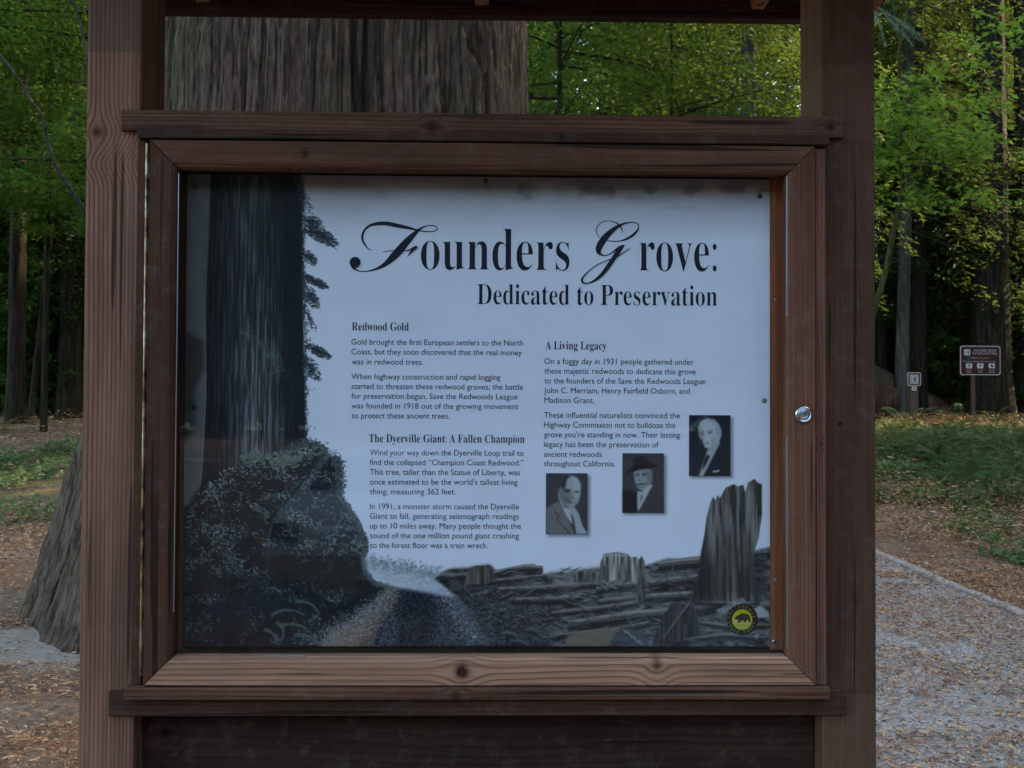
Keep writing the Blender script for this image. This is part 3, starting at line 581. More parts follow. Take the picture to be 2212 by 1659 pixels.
# fallen log
def log():
    y0 = 27.0; a = at(1790, 850, y0 - .8); b = at(2066, 884, y0 + 1.6); n = 90; s = 44; t = np.linspace(0, 1, n); th = np.linspace(0, 2 * np.pi, s, endpoint=False)
    TH, T_ = np.meshgrid(th, t, indexing='ij'); R = np.interp(T_, [0, .35, .8, 1], [1.45, 1.12, .55, .16]) * (1 + .22 * (fbm(TH * 3, T_ * 10, 5) - .5)) - .10 * np.clip(1 - np.abs(2 * vnoise(TH * 4, T_ * 3, 6) - 1) * 4, 0, 1)
    ax = (b - a); side = Vector((-ax.y, ax.x, 0)).normalized(); C = np.array(a)[None, None] * (1 - T_[..., None]) + np.array(b)[None, None] * T_[..., None]
    C[..., 2] = gz(C[..., 0], C[..., 1]) + np.interp(T_, [0, .35, .8, 1], [.75, .50, .2, .10]); V = C + R[..., None] * (np.cos(TH)[..., None] * np.array(side) + np.sin(TH)[..., None] * np.array([0, 0, 1.]))
    V[:, -3:, 2] += .10 * (vnoise(TH[:, -3:] * 4, T_[:, -3:], 9) - .5)
    root = empty('fallen_log', a, label='huge fallen log tapering to a broken dark end behind the small square sign', cat='log')
    m = bark('log_bark', (.05, .034, .025), (.17, .115, .083), (.30, .21, .155), (.03, .04, .015), .45, .8)
    link('trunk', np_mesh('trunk', V.reshape(-1, 3) - np.array(a), grid_faces(s, n, True), smooth=True), m, root)
    g = rng(12); G = Geo(); e = np.array(b) - np.array(a); e[2] = float(gz(b.x, b.y)) + .15 - a.z
    for k in range(14):
        d = np.array([g.uniform(.1, .45), g.normal(0, .2), g.normal(0, .10)]); q = e + np.array([-.25, g.normal(0, .12), g.normal(0, .10)]); v_, f_ = tube(np.stack([q, q + d * .6, q + d]), [.06, .04, .008], 5); G.add(v_, f_)
    link('broken_end', G.mesh('broken_end'), plain('rotten_wood', (.018, .012, .010), .95), root)
log()
# ------------------------------------------------------------------ text
TXT = {}
def text_mesh(s, size=1.0, bold=False, off=0.0, xs=1.0):
    if bold:
        def mp(ch):
            if 'A' <= ch <= 'Z': return chr(0x1D400 + ord(ch) - 65)
            if 'a' <= ch <= 'z': return chr(0x1D41A + ord(ch) - 97)
            return ch
        s = ''.join(mp(ch) for ch in s)
    c = bpy.data.curves.new('lettering', 'FONT'); c.body = s; c.size = 1; c.offset = off; c.resolution_u = 4; c.space_character = xs
    o = bpy.data.objects.new('lettering', c); COL.objects.link(o); bpy.context.view_layer.update()
    me = bpy.data.meshes.new_from_object(o.evaluated_get(bpy.context.evaluated_depsgraph_get())); bpy.data.objects.remove(o); bpy.data.curves.remove(c)
    return me
def place_text(s, u0, u1, vbase, cap_px, y, mat, parent, bold=False, off=0.0, name='lettering', ref=.70, shear=0.0):
    """lettering stretched between two points of the vertical plane at depth y; cap_px = height of a capital"""
    me = text_mesh(s, bold=bold, off=off); n = len(me.vertices); V = np.empty(n * 3, np.float32); me.vertices.foreach_get('co', V); V = V.reshape(-1, 3)
    x0, x1 = V[:, 0].min(), V[:, 0].max(); a = at(u0, vbase, y); b = at(u1, vbase, y); top = at(u0, vbase - cap_px, y)
    k = (b.x - a.x) / (x1 - x0); h = (top.z - a.z) / ref; zb = (a.z + b.z) / 2
    W = np.stack([a.x + (V[:, 0] - x0) * k, np.full(n, y), zb + V[:, 1] * h], 1).astype(np.float32)
    me.vertices.foreach_set('co', W.ravel()); me.update(); return link(name, me, mat, parent)
# ------------------------------------------------------------------ the printed artwork (computed here, pixel by pixel)
PU0, PU1, PV0, PV1 = 400.0, 1663.0, 381.0, 1396.0
KK = 1.3; IW, IH = int((PU1 - PU0) * KK), int((PV1 - PV0) * KK)
def artwork():
    g = rng(17); YY, XX = np.mgrid[0:IH, 0:IW].astype(np.float32); U = XX / KK + PU0; Vv = YY / KK + PV0
    img = np.empty((IH, IW, 3), np.float32)
    sk = fbm(U / 130, Vv / 90, 4, 4)
    img[:] = np.array([.75, .76, .87]); img *= (1 - .10 * (sk - .5))[..., None]
    # brown tone deepening towards the top edge of the print
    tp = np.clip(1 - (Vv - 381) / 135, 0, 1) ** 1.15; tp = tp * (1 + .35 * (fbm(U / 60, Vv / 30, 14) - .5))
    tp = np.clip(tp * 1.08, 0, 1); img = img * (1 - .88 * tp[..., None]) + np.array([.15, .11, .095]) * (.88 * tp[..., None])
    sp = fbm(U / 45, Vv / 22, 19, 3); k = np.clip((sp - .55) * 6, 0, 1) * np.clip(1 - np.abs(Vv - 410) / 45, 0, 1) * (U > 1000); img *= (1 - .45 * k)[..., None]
    def box_blur(m, r):
        r = int(r)
        if r < 1: return m
        for ax in (0, 1):
            for _ in range(2):
                c = np.cumsum(np.concatenate([np.repeat(np.take(m, [0], ax), r + 1, ax), m, np.repeat(np.take(m, [-1], ax), r, ax)], ax), ax, dtype=np.float64)
                n = m.shape[ax]; m = ((np.take(c, np.arange(2 * r + 1, 2 * r + 1 + n), ax) - np.take(c, np.arange(0, n), ax)) / (2 * r + 1)).astype(np.float32)
        return m
    def poly(pts, soft=0):
        P = np.array(pts, float); x = (P[:, 0] - PU0) * KK; y = (P[:, 1] - PV0) * KK; pad = int(soft * 3 + 3)
        a0, a1 = int(max(0, y.min() - pad)), int(min(IH, y.max() + pad)); b0, b1 = int(max(0, x.min() - pad)), int(min(IW, x.max() + pad))
        if a1 <= a0 or b1 <= b0: return None
        m = np.zeros((a1 - a0, b1 - b0), bool); gx = XX[a0:a1, b0:b1]; gy = YY[a0:a1, b0:b1]
        for i in range(len(x)):
            xa, ya, xb, yb = x[i], y[i], x[(i + 1) % len(x)], y[(i + 1) % len(x)]
            if ya == yb: continue
            c = ((gy >= min(ya, yb)) & (gy < max(ya, yb))); m ^= c & (gx < (xb - xa) * (gy - ya) / (yb - ya) + xa)
        return (slice(a0, a1), slice(b0, b1)), box_blur(m.astype(np.float32), soft)
    def fill(pts, col, soft=0, al=1.0, tex=None):
        r = poly(pts, soft)
        if r is None: return
        s, m = r; m = (m * al)[..., None]; c = np.array(col, np.float32)
        if tex is not None: c = c * tex[s][..., None]
        img[s] = img[s] * (1 - m) + c * m
    def ell(u, v, a, b, col, soft=0, al=1.0, rot=0.0, tex=None):
        t = np.linspace(0, 2 * np.pi, 28, endpoint=False); c, s = math.cos(rot), math.sin(rot)
        fill([(u + a * math.cos(q) * c - b * math.sin(q) * s, v + a * math.cos(q) * s + b * math.sin(q) * c) for q in t], col, soft, al, tex)
    def leaf(u, v, l, wd, ang, col, al=1.0):
        x, y = (u - PU0) * KK, (v - PV0) * KK; r = int(l * KK / 2) + 2; x0, y0 = int(x) - r, int(y) - r
        if x0 < 0 or y0 < 0 or x0 + 2 * r >= IW or y0 + 2 * r >= IH: return
        s = (slice(y0, y0 + 2 * r), slice(x0, x0 + 2 * r)); dx = XX[s] - x; dy = YY[s] - y; c, q = math.cos(ang), math.sin(ang)
        e = ((dx * c + dy * q) / (l * KK / 2)) ** 2 + ((-dx * q + dy * c) / (wd * KK / 2)) ** 2
        m = (np.clip(1.25 - e, 0, 1) * al)[..., None]; img[s] = img[s] * (1 - m) + np.array(col, np.float32) * m
    def stroke(pts, wd, top, bot, al=1.0):
        """a log or root: light upper edge, dark underside"""
        P = np.array(pts, float); n = len(P); W = np.array(wd, float) * np.ones(n)
        up = [(p[0], p[1] - w_ / 2) for p, w_ in zip(P, W)]; dn = [(p[0], p[1] + w_ / 2) for p, w_ in zip(P, W)]; md = [(p[0], p[1] - w_ * .1) for p, w_ in zip(P, W)]
        tx = .7 + .6 * fbm(U / 14, Vv / 2.2, int(P[0, 0]) % 50, 3)
        fill([(a_, b_ + 5) for a_, b_ in up] + [(a_, b_ + 5) for a_, b_ in dn][::-1], (.008, .009, .012), 2, al * .8)
        fill(up + dn[::-1], bot, 0, al, tx); q1 = [(p[0], p[1] - w_ * .22) for p, w_ in zip(P, W)]; q2 = [(p[0], p[1] + w_ * .12) for p, w_ in zip(P, W)]
        fill(up + q2[::-1], tuple(c_ * .5 for c_ in top), 1, al * .7, tx); fill(up + q1[::-1], tuple(c_ * 1.25 for c_ in top), 1, al * .85, tx)
    str1 = fbm(U / 3.2, Vv / 70, 31, 4); str2 = fbm(U / 1.4, Vv / 34, 37, 3)
    # ---- left: pale strip, dark trunk
    fill([(400, 381), (449, 381), (448, 620), (441, 700), (444, 860), (438, 1010), (430, 1110), (400, 1150)], (.155, .15, .135), 1, 1, .75 + .5 * fbm(U / 30, Vv / 60, 7))
    fill([(400, 720), (440, 740), (441, 800), (420, 850), (425, 930), (400, 960)], (.035, .03, .028), 6, .75, .6 + .9 * fbm(U / 9, Vv / 16, 8))
    tr = [(449, 381), (645, 381), (648, 520), (651, 700), (656, 860), (659, 1000), (640, 1100), (430, 1100), (438, 1010), (444, 860), (441, 700)]
    t_ = np.clip((str1 - .42) * 3.4, 0, 1) * .8 + .12 + .25 * np.clip((str2 - .5) * 4, 0, 1)
    lit = np.exp(-((U - 540 - (Vv - 700) * .06) / 52) ** 2) * (.35 + .65 * sm((Vv - 560) / 350)) + .10
    fill(tr, (.145, .155, .165), 1, 1, (.09 + t_ * lit * 1.15).astype(np.float32))
    fill([(600, 381), (645, 381), (650, 700), (659, 1000), (612, 1000)], (.012, .015, .024), 8, .75)
    # tufts of foliage on the trunk's edge
    for (cu, cv, au, av, n) in [(688, 512, 36, 20, 300), (670, 485, 22, 16, 120), (664, 560, 14, 16, 90), (676, 612, 28, 12, 190), (668, 645, 16, 26, 120), (684, 762, 26, 14, 180), (670, 800, 16, 26, 130), (650, 430, 10, 50, 60), (664, 690, 8, 30, 40), (676, 975, 24, 16, 160)]:
        for _ in range(int(n * 1.8)):
            a, r = g.uniform(0, 6.28), g.random(); leaf(cu + au * r * math.cos(a) + av * .4 * r * math.sin(a), cv + av * r * math.sin(a) + .35 * au * r * math.cos(a) * (1 if cu > 675 else 0), g.uniform(5, 12), g.uniform(1.6, 3.2), g.normal(.5, .6), np.array([.03, .042, .05]) * g.uniform(.4, 2.6), .85)
        for _ in range(4): leaf(cu - au * .3, cv - av * .3, au * 1.6, 1.5, g.normal(.35, .3), (.02, .025, .03), .8)
    for _ in range(900):
        v = g.uniform(384, 1000); cl = float(vnoise(v / 16, 3.3, 55)); leaf(np.interp(v, [381, 700, 1000], [645, 651, 659]) + abs(g.normal(0, 1)) * (2 + 16 * max(0, cl - .42)), v, g.uniform(3, 9), g.uniform(1.2, 2.6), g.uniform(0, 3.1), np.array([.02, .028, .036]) * g.uniform(.5, 2.0), .85)
    for (a_, b_, c_, d_) in [(652, 470, 720, 540), (652, 590, 700, 622), (655, 742, 706, 768), (652, 500, 685, 500), (655, 780, 690, 822), (652, 610, 682, 668)]:
        for q_ in range(26): t = q_ / 25; leaf(a_ + (c_ - a_) * t, b_ + (d_ - b_) * t + 5 * math.sin(t * 3), 8, 2.0, math.atan2(d_ - b_, c_ - a_), (.02, .026, .032), .8)
    # pale spray hanging across the trunk
    for _ in range(240):
        t = g.random(); leaf(520 + 90 * t + g.normal(0, 3), 720 + 78 * t ** 1.1 + g.normal(0, 4 + 8 * t), g.uniform(4, 10), 1.3, .9 + g.normal(0, .4), np.array([.12, .17, .155]) * g.uniform(.4, 1.3), .6)
    for _ in range(130): leaf(590 + g.normal(0, 22), 805 + g.normal(0, 10), g.uniform(3, 9), 1.3, g.uniform(0, 3.1), np.array([.12, .15, .14]) * g.uniform(.3, 1.2), .6)
    # ---- bushes, lower left
    dk = (.5 + 1.0 * fbm(U / 40, Vv / 30, 43)).astype(np.float32)
    bush = [(400, 1100), (440, 1045), (480, 1015), (560, 990), (610, 985), (640, 965), (668, 958), (690, 968), (718, 990), (732, 1010), (735, 1045), (732, 1075), (750, 1095), (775, 1135), (786, 1165), (791, 1182), (784, 1200), (788, 1235), (806, 1258), (838, 1268), (800, 1320), (740, 1396), (400, 1396)]
    fill(bush, (.014, .018, .023), 3, 1, dk)
    fill([(560, 1190), (790, 1200), (806, 1258), (790, 1290), (700, 1290), (560, 1250)], (.040, .028, .022), 20, .45)
    for _ in range(8500):
        u = g.uniform(402, 800); v = g.uniform(960, 1392); top = np.interp(u, [400, 480, 560, 640, 668, 718, 735, 790, 800], [1095, 1015, 988, 965, 958, 990, 1040, 1165, 1200])
        if v < top + 3: continue
        if u > np.interp(v, [960, 1100, 1160, 1260, 1300, 1396], [735, 745, 788, 800, 760, 690]): continue
        cl = float(vnoise(u / 26, v / 20, 51)); dep = 1 - .45 * sm((v - 1150) / 180); edge = np.exp(-(v - top) / 45) * .8
        if g.random() > .06 + 1.15 * max(0, cl - .18): continue
        br = (.42 + .8 * edge + 1.2 * max(0, cl - .38)) * dep * g.uniform(.25, 1.5) * (.45 if 1200 < v < 1270 and u > 560 else 1)
        col = np.array([.115, .145, .135]) * br * (1 if g.random() < .7 else 1.6); leaf(u, v, g.uniform(4, 13), g.uniform(2.0, 4.6), g.normal(.35, .8), col, .9)
    for _ in range(1500): # ragged outline of the bush
        i = g.integers(4, 19); a_, b_ = np.array(bush[i]), np.array(bush[i + 1]); t = g.random(); q_ = a_ * (1 - t) + b_ * t + g.normal(0, 5.5 if i < 11 else 2.6, 2)
        leaf(q_[0], q_[1], g.uniform(4, 11), g.uniform(1.8, 4), g.uniform(0, 3), np.array([.035, .045, .05]) * g.uniform(.3, 3.2), .85)
    for _ in range(260): # broad pale leaves along the top of the bush
        u = g.uniform(520, 650); leaf(u, 992 + g.normal(0, 9) - 4 * math.sin(u / 20), g.uniform(7, 12), g.uniform(3, 5), g.normal(.2, .8), np.array([.16, .21, .17]) * g.uniform(.4, 1.2), .85)
    for (fu, fv, ln, a0) in [(590, 1330, 70, -.9), (610, 1352, 75, -.5), (600, 1345, 50, .5), (640, 1372, 60, -.35), (575, 1360, 60, .25), (640, 1300, 60, -.3)]:
        for q in range(46):
            t = q / 46; x = fu + ln * t * math.cos(a0 + t * .9); y = fv + ln * t * math.sin(a0 + t * .9) * .8
            leaf(x, y, 12 * (1 - t * .6), 1.5, a0 + .9 + t, np.array([.12, .16, .145]) * g.uniform(.3, 1.0), .6); leaf(x, y, 12 * (1 - t * .6), 1.5, a0 - .8 + t, np.array([.10, .14, .13]) * g.uniform(.5, 1.2), .75)
    # ---- misty bushes and gravel track, bottom centre
    for _ in range(900):
        t = g.random(); u = 800 + 200 * t; v = 1208 + 42 * t + g.normal(0, 9); leaf(u, v + 6, g.uniform(5, 12), g.uniform(3, 6), g.uniform(0, 3), np.array([.20, .24, .25]) * g.uniform(.35, 1.9), .4)
    fill([(786, 1200), (830, 1232), (900, 1240), (960, 1262), (985, 1290), (935, 1290), (870, 1262), (846, 1268), (815, 1252), (790, 1230)], (.40, .44, .49), 9, .75, (.6 + .8 * fbm(U / 8, Vv / 4, 5, 3)).astype(np.float32))
    gr = np.clip((fbm(U / 2.4, Vv / 2.0, 61, 3) - .36) * 2.6, 0, 1.4).astype(np.float32)
    fill([(838, 1265), (985, 1290), (1030, 1330), (1090, 1396), (690, 1396), (770, 1330), (800, 1305)], (.075, .085, .11), 4, 1, .15 + gr * 1.3)
    fill([(838, 1266), (858, 1272), (856, 1300), (820, 1350), (800, 1396), (690, 1396), (762, 1335), (800, 1305)], (.27, .20, .155), 5, .85, .35 + gr * .8)
    fill([(720, 1360), (790, 1345), (775, 1396), (690, 1396)], (.42, .235, .15), 9, .6, .6 + gr * .5)
    fill([(870, 1270), (930, 1285), (950, 1330), (930, 1396), (860, 1396), (855, 1320)], (.020, .026, .036), 8, .72, .3 + gr)
    for _ in range(2600):
        t = g.random() ** .7; v = 1270 + 124 * t; u = np.interp(v, [1270, 1396], [850, 700]) + g.normal(0, 10 + 26 * t) if g.random() < .5 else np.interp(v, [1270, 1396], [960, 1060]) + g.normal(0, 12 + 24 * t)
        leaf(u, v, g.uniform(1.8, 4.5), g.uniform(1.3, 2.6), g.uniform(0, 3), np.array([.26, .29, .34]) * g.uniform(.1, 1.5), .8)
    # ---- logged clearing, bottom right
    land = [(935, 1250), (970, 1228), (1010, 1225), (1055, 1218), (1070, 1232), (1150, 1218), (1170, 1240), (1240, 1232), (1290, 1225), (1380, 1225), (1440, 1205), (1500, 1210), (1560, 1205), (1663, 1180), (1663, 1396), (1090, 1396), (1030, 1330), (985, 1290)]
    lt = fbm(U / 22, Vv / 7, 66, 4); fill(land, (.15, .15, .155), 3, 1, (.10 + np.clip((lt - .36) * 3.0, 0, 1.6)).astype(np.float32))
    fill([(1180, 1236), (1300, 1222), (1400, 1240), (1400, 1262), (1200, 1268)], (.34, .34, .33), 7, .5, .7 + .5 * lt)
    fill([(960, 1262), (1100, 1250), (1180, 1290), (1190, 1396), (1060, 1396), (1010, 1320)], (.012, .015, .02), 12, .85)
    for _ in range(2600):
        u = g.uniform(940, 1660); v = g.uniform(1232, 1393); 
        if u < 1000 + (v - 1240) * .6: continue
        b = g.uniform(.15, 1.3) * (1.1 if float(vnoise(u / 30, v / 12, 72)) > .5 else .35); leaf(u, v, g.uniform(5, 22), g.uniform(.9, 2.0), g.normal(-.08, .28), np.array([.24, .245, .25]) * b, .7)
    for _ in range(900):
        u = g.uniform(985, 1190); v = g.uniform(1255, 1392); leaf(u, v, g.uniform(4, 12), g.uniform(1.2, 3), g.normal(.7, .5), np.array([.13, .15, .155]) * g.uniform(.1, 1.3), .7)
    L_, B_ = (.24, .225, .205), (.020, .020, .022)
    for pts, wd in [([(1060, 1240), (1130, 1227), (1170, 1229)], [10, 14, 12]), ([(1010, 1262), (1100, 1252), (1180, 1243)], [5, 8, 6]), ([(1075, 1275), (1180, 1271), (1285, 1262)], [12, 14, 12]), ([(1100, 1297), (1200, 1295), (1250, 1290)], [10, 14, 10]),
                    ([(1285, 1275), (1345, 1265), (1385, 1262)], [12, 14, 12]), ([(1400, 1262), (1490, 1250), (1560, 1246)], [18, 20, 24]), ([(1290, 1300), (1400, 1290), (1560, 1283)], [12, 16, 20]), ([(1190, 1325), (1290, 1315), (1380, 1302)], [8, 12, 12]),
                    ([(1225, 1350), (1370, 1330), (1500, 1318), (1560, 1308)], [20, 24, 20, 14]), ([(1200, 1372), (1320, 1362), (1400, 1345)], [8, 12, 8]), ([(1420, 1222), (1490, 1215), (1560, 1210)], [18, 24, 28]), ([(1500, 1300), (1600, 1305), (1640, 1300)], [8, 12, 8]),
                    ([(1480, 1340), (1560, 1352), (1663, 1350)], [6, 9, 7]), ([(1450, 1385), (1560, 1372), (1650, 1378)], [6, 10, 8])]:
        stroke(pts, wd, L_, B_)
    for _ in range(420): # broken sticks and slash
        u = g.uniform(1010, 1655); v = g.uniform(1228, 1390); a_ = g.normal(-.1, .45); l_ = g.uniform(10, 46)
        if u < 1040 + (v - 1240) * .7: continue
        leaf(u, v + 2, l_, 2.6, a_, (.01, .012, .015), .7); leaf(u, v, l_, g.uniform(1.0, 2.2), a_, np.array([.30, .285, .27]) * g.uniform(.1, .9), .85)
    # stumps
    def stump(pts, base=.165, sd=1):
        tx = (.25 + 1.5 * np.clip((fbm(U / 4.0, Vv / 42, 80 + sd, 4) - .32) * 2.0, 0, 1)).astype(np.float32); fill(pts, (base, base * .93, base * .83), 1, 1, tx)
    stump([(1290, 1262), (1294, 1215), (1302, 1196), (1330, 1192), (1352, 1196), (1360, 1204), (1372, 1202), (1384, 1212), (1390, 1240), (1396, 1262), (1340, 1250)], .30, 1)
    fill([(1300, 1196), (1352, 1196), (1348, 1203), (1304, 1202)], (.36, .34, .32), 1, .8)
    stump([(1372, 1300), (1376, 1212), (1383, 1200), (1390, 1212), (1392, 1300)], .12, 3)
    stump([(1235, 1258), (1240, 1238), (1262, 1232), (1290, 1240), (1300, 1258)], .12, 4)
    stump([(1405, 1392), (1430, 1330), (1450, 1300), (1495, 1308), (1505, 1330), (1512, 1370), (1440, 1392)], .045, 5)
    stump([(1002, 1262), (1010, 1228), (1025, 1222), (1060, 1222), (1066, 1250), (1050, 1262)], .10, 6)
    for a, b in [((1500, 1285), (1430, 1378)), ((1455, 1212), (1447, 1242)), ((1022, 1226), (1026, 1250)), ((1045, 1222), (1052, 1246)), ((1290, 1258), (1310, 1276)), ((1297, 1256), (1330, 1272))]:
        stroke([a, b], [4, 2], (.35, .34, .31), (.10, .095, .09))
    big = [(1486, 1300), (1500, 1268), (1508, 1225), (1512, 1190), (1520, 1150), (1523, 1120), (1532, 1085), (1538, 1072), (1543, 1080), (1548, 1068), (1553, 1075), (1566, 1052), (1584, 1045), (1592, 1050), (1604, 1046), (1608, 1062), (1614, 1042), (1628, 1033), (1636, 1042), (1645, 1045), (1645, 1110), (1638, 1160), (1626, 1200), (1630, 1240), (1650, 1290), (1645, 1300), (1560, 1298)]
    v_ = (fbm((U - (Vv - 1100) * .02) / 6.5, Vv / 95, 97, 4)); tx = (.22 + 2.0 * np.clip((v_ - .36) * 2.3, 0, 1) * (.35 + .65 * sm((1230 - Vv) / 130) + .25 * sm((Vv - 1270) / 20))).astype(np.float32)
    fill(big, (.145, .135, .125), 1, 1, tx); fill([(1486, 1300), (1500, 1268), (1515, 1190), (1545, 1230), (1560, 1298)], (.01, .012, .016), 9, .6)
    for _ in range(300): leaf(g.uniform(1626, 1662), g.uniform(1195, 1290) , g.uniform(4, 10), 2, g.uniform(0, 3), np.array([.03, .04, .045]) * g.uniform(.3, 2.2), .85)
    fill([(1545, 1318), (1600, 1290), (1610, 1296), (1556, 1330)], (.30, .31, .33), 1, .85, .4 + gr); fill([(1625, 1316), (1640, 1308), (1660, 1322), (1660, 1332), (1632, 1334)], (.40, .42, .46), 1, .9)
    fill([(1215, 1396), (1225, 1372), (1260, 1362), (1330, 1358), (1345, 1366), (1320, 1396)], (.20, .155, .12), 3, .95, .8 + .3 * lt); 
    ell(1358, 1390, 42, 32, (.07, .08, .095), 1, .95, tex=.5 + .9 * lt)
    for q in range(24): leaf(1345 + q * 2.0, 1360 + q * 1.6 + 2 * math.sin(q), 6, 2.6, q, (.30, .32, .34), .9)
    for (bu, bv, a, b) in [(1120, 1388, 22, 8), (1100, 1370, 16, 7), (1150, 1362, 14, 6)]: ell(bu, bv, a, b, (.10, .12, .135), 1, .9, .3); ell(bu, bv + 5, a * .9, b * .8, (.012, .015, .02), 1, .9, .3)
    # ---- three monochrome portrait prints with soft shadows
    def frame(u0, v0, u1, v1, col):
        fill([(u0 + 3, v0 + 4), (u1 + 6, v0 + 4), (u1 + 6, v1 + 5), (u0 + 3, v1 + 5)], (.05, .06, .08), 4, .75)
        fill([(u0, v0), (u1, v0), (u1, v1), (u0, v1)], col, 0, 1, (.75 + .5 * fbm(U / 9, Vv / 9, int(u0) % 40, 4)).astype(np.float32))
    def S(u0, v0, sx, sy, pts): return [(u0 + x * sx, v0 + y * sy) for x, y in pts]
    # A: zoomed crop coordinates / 4.809*0.92167 -> 0.19166 px per unit
    k_ = .19166
    def q(pts): return [(1170.5 + x * k_, 884.8 + y * k_) for x, y in pts]
    frame(1176, 1023, 1266, 1154.5, (.045, .045, .055))
    fill(q([(240, 850), (262, 790), (300, 755), (360, 760), (400, 800), (418, 860), (412, 960), (392, 1040), (350, 1090), (290, 1110), (225, 1080), (180, 1020), (165, 960), (190, 880)]), (.36, .37, .39), 1)
    fill(q([(165, 960), (185, 880), (235, 900), (290, 905), (318, 960), (320, 1010), (290, 1060), (280, 1105), (215, 1075), (180, 1015)]), (.10, .10, .11), 6, .8)
    fill(q([(190, 870), (245, 770), (300, 745), (262, 800), (250, 880), (215, 920)]), (.03, .03, .035), 2)
    fill(q([(230, 890), (310, 905), (305, 918), (235, 905)]), (.03, .03, .035), 1); fill(q([(345, 920), (405, 918), (400, 934), (350, 940)]), (.06, .06, .07), 1); fill(q([(270, 1030), (320, 1035), (318, 1048), (275, 1050)]), (.05, .05, .06), 1)
    fill(q([(215, 945), (290, 935), (285, 960), (225, 965)]), (.30, .31, .33), 1, .5); fill(q([(310, 940), (335, 1000), (312, 1010), (300, 985)]), (.26, .27, .29), 1, .8)
    fill(q([(30, 1120), (120, 1060), (170, 1040), (240, 1120), (350, 1400), (30, 1400)]), (.155, .15, .15), 1, 1, (.7 + .6 * fbm(U / 3, Vv / 3, 3, 2)).astype(np.float32))
    fill(q([(120, 1110), (140, 1160), (180, 1190), (162, 1240), (300, 1395), (285, 1395), (150, 1240), (165, 1195), (128, 1165)]), (.03, .03, .035), 0)
    fill(q([(170, 1000), (240, 1110), (330, 1120), (330, 1300), (260, 1200), (215, 1100)]), (.45, .47, .49), 1); fill(q([(290, 1110), (345, 1095), (400, 1180), (440, 1310), (495, 1400), (370, 1400), (320, 1200)]), (.37, .38, .40), 1)
    fill(q([(305, 1160), (335, 1200), (375, 1395), (345, 1395)]), (.04, .04, .05), 1)
    fill(q([(300, 745), (370, 770), (415, 850), (412, 960), (380, 1040), (360, 940), (340, 830)]), (.46, .47, .49), 3, .7)
    fill(q([(235, 905), (300, 905), (300, 940), (240, 940)]), (.02, .02, .028), 1.5, .8); fill(q([(352, 915), (402, 915), (398, 945), (352, 945)]), (.12, .12, .13), 2, .8); ell(1170.5 + 378 * k_, 884.8 + 932 * k_, 1.6, 1.1, (.02, .02, .02), 0)
    fill(q([(318, 930), (336, 1000), (350, 1010), (318, 1018)]), (.16, .16, .17), 1.5, .8); fill(q([(285, 1050), (350, 1050), (345, 1062), (290, 1062)]), (.12, .11, .12), 1); fill(q([(370, 1000), (400, 980), (380, 1060), (330, 1100)]), (.24, .25, .26), 3, .7)
    # B: man in a dark hat
    frame(1341, 979, 1431, 1108, (.05, .048, .055))
    fill(q([(1020, 700), (1060, 650), (1180, 650), (1225, 700), (1225, 800), (1200, 850), (1160, 900), (1110, 915), (1060, 880), (1030, 800)]), (.30, .31, .33), 1)
    fill(q([(1150, 690), (1228, 680), (1228, 800), (1200, 850), (1170, 830)]), (.15, .15, .165), 2, .8)
    fill(q([(1060, 920), (1110, 930), (1215, 840), (1228, 860), (1130, 1040), (1070, 1145), (1060, 1100)]), (.44, .46, .48), 1)
    fill(q([(930, 700), (1000, 650), (1010, 560), (1060, 520), (1150, 520), (1180, 560), (1200, 600), (1280, 620), (1290, 650), (1200, 670), (1080, 680), (1000, 710), (950, 722)]), (.018, .018, .022), 1)
    fill(q([(1215, 880), (1300, 930), (1360, 960), (1360, 1165), (1070, 1165), (1130, 1060)]), (.045, .043, .05), 1, 1, (.7 + .6 * fbm(U / 3, Vv / 3, 5, 2)).astype(np.float32)); fill(q([(892, 900), (1060, 920), (1060, 1165), (892, 1165)]), (.014, .014, .018), 2)
    fill(q([(1035, 725), (1085, 720), (1085, 738), (1040, 745)]), (.05, .05, .06), 1); fill(q([(1110, 722), (1165, 715), (1160, 738), (1115, 740)]), (.05, .05, .06), 1)
    fill(q([(1090, 740), (1100, 800), (1075, 805)]), (.14, .14, .155), 1, .8); fill(q([(1040, 850), (1090, 825), (1130, 830), (1185, 825), (1150, 850), (1110, 848), (1060, 862)]), (.07, .07, .08), 1)
    fill(q([(1100, 960), (1125, 965), (1115, 1010), (1085, 1060)]), (.13, .14, .16), 1)
    fill(q([(1050, 705), (1165, 700), (1165, 750), (1050, 755)]), (.10, .10, .11), 3, .55); ell(1170.5 + 1062 * k_, 884.8 + 738 * k_, 1.5, 1, (.02, .02, .02), 0); ell(1170.5 + 1138 * k_, 884.8 + 732 * k_, 1.5, 1, (.02, .02, .02), 0)
    fill(q([(1030, 740), (1045, 850), (1075, 900), (1050, 880), (1025, 800)]), (.12, .12, .13), 2, .8); fill(q([(1085, 700), (1100, 700), (1105, 780), (1092, 790)]), (.42, .43, .45), 1, .7); fill(q([(1070, 870), (1140, 868), (1130, 882), (1078, 884)]), (.12, .12, .13), 1, .8)
    fill(q([(1010, 640), (1200, 620), (1215, 650), (1020, 690)]), (.006, .006, .008), 2, .8)
    # C: white-haired man in a dark suit
    frame(1486, 896, 1576, 1028, (.020, .022, .032))
    fill(q([(1650, 180), (1840, 60), (1860, 70), (1660, 240)]), (.15, .17, .20), 3, .5)
    fill(q([(1750, 190), (1780, 130), (1850, 95), (1930, 110), (1980, 160), (2008, 230), (2010, 280), (1990, 340), (1960, 380), (1880, 430), (1830, 425), (1800, 350), (1765, 290)]), (.47, .49, .51), 1)
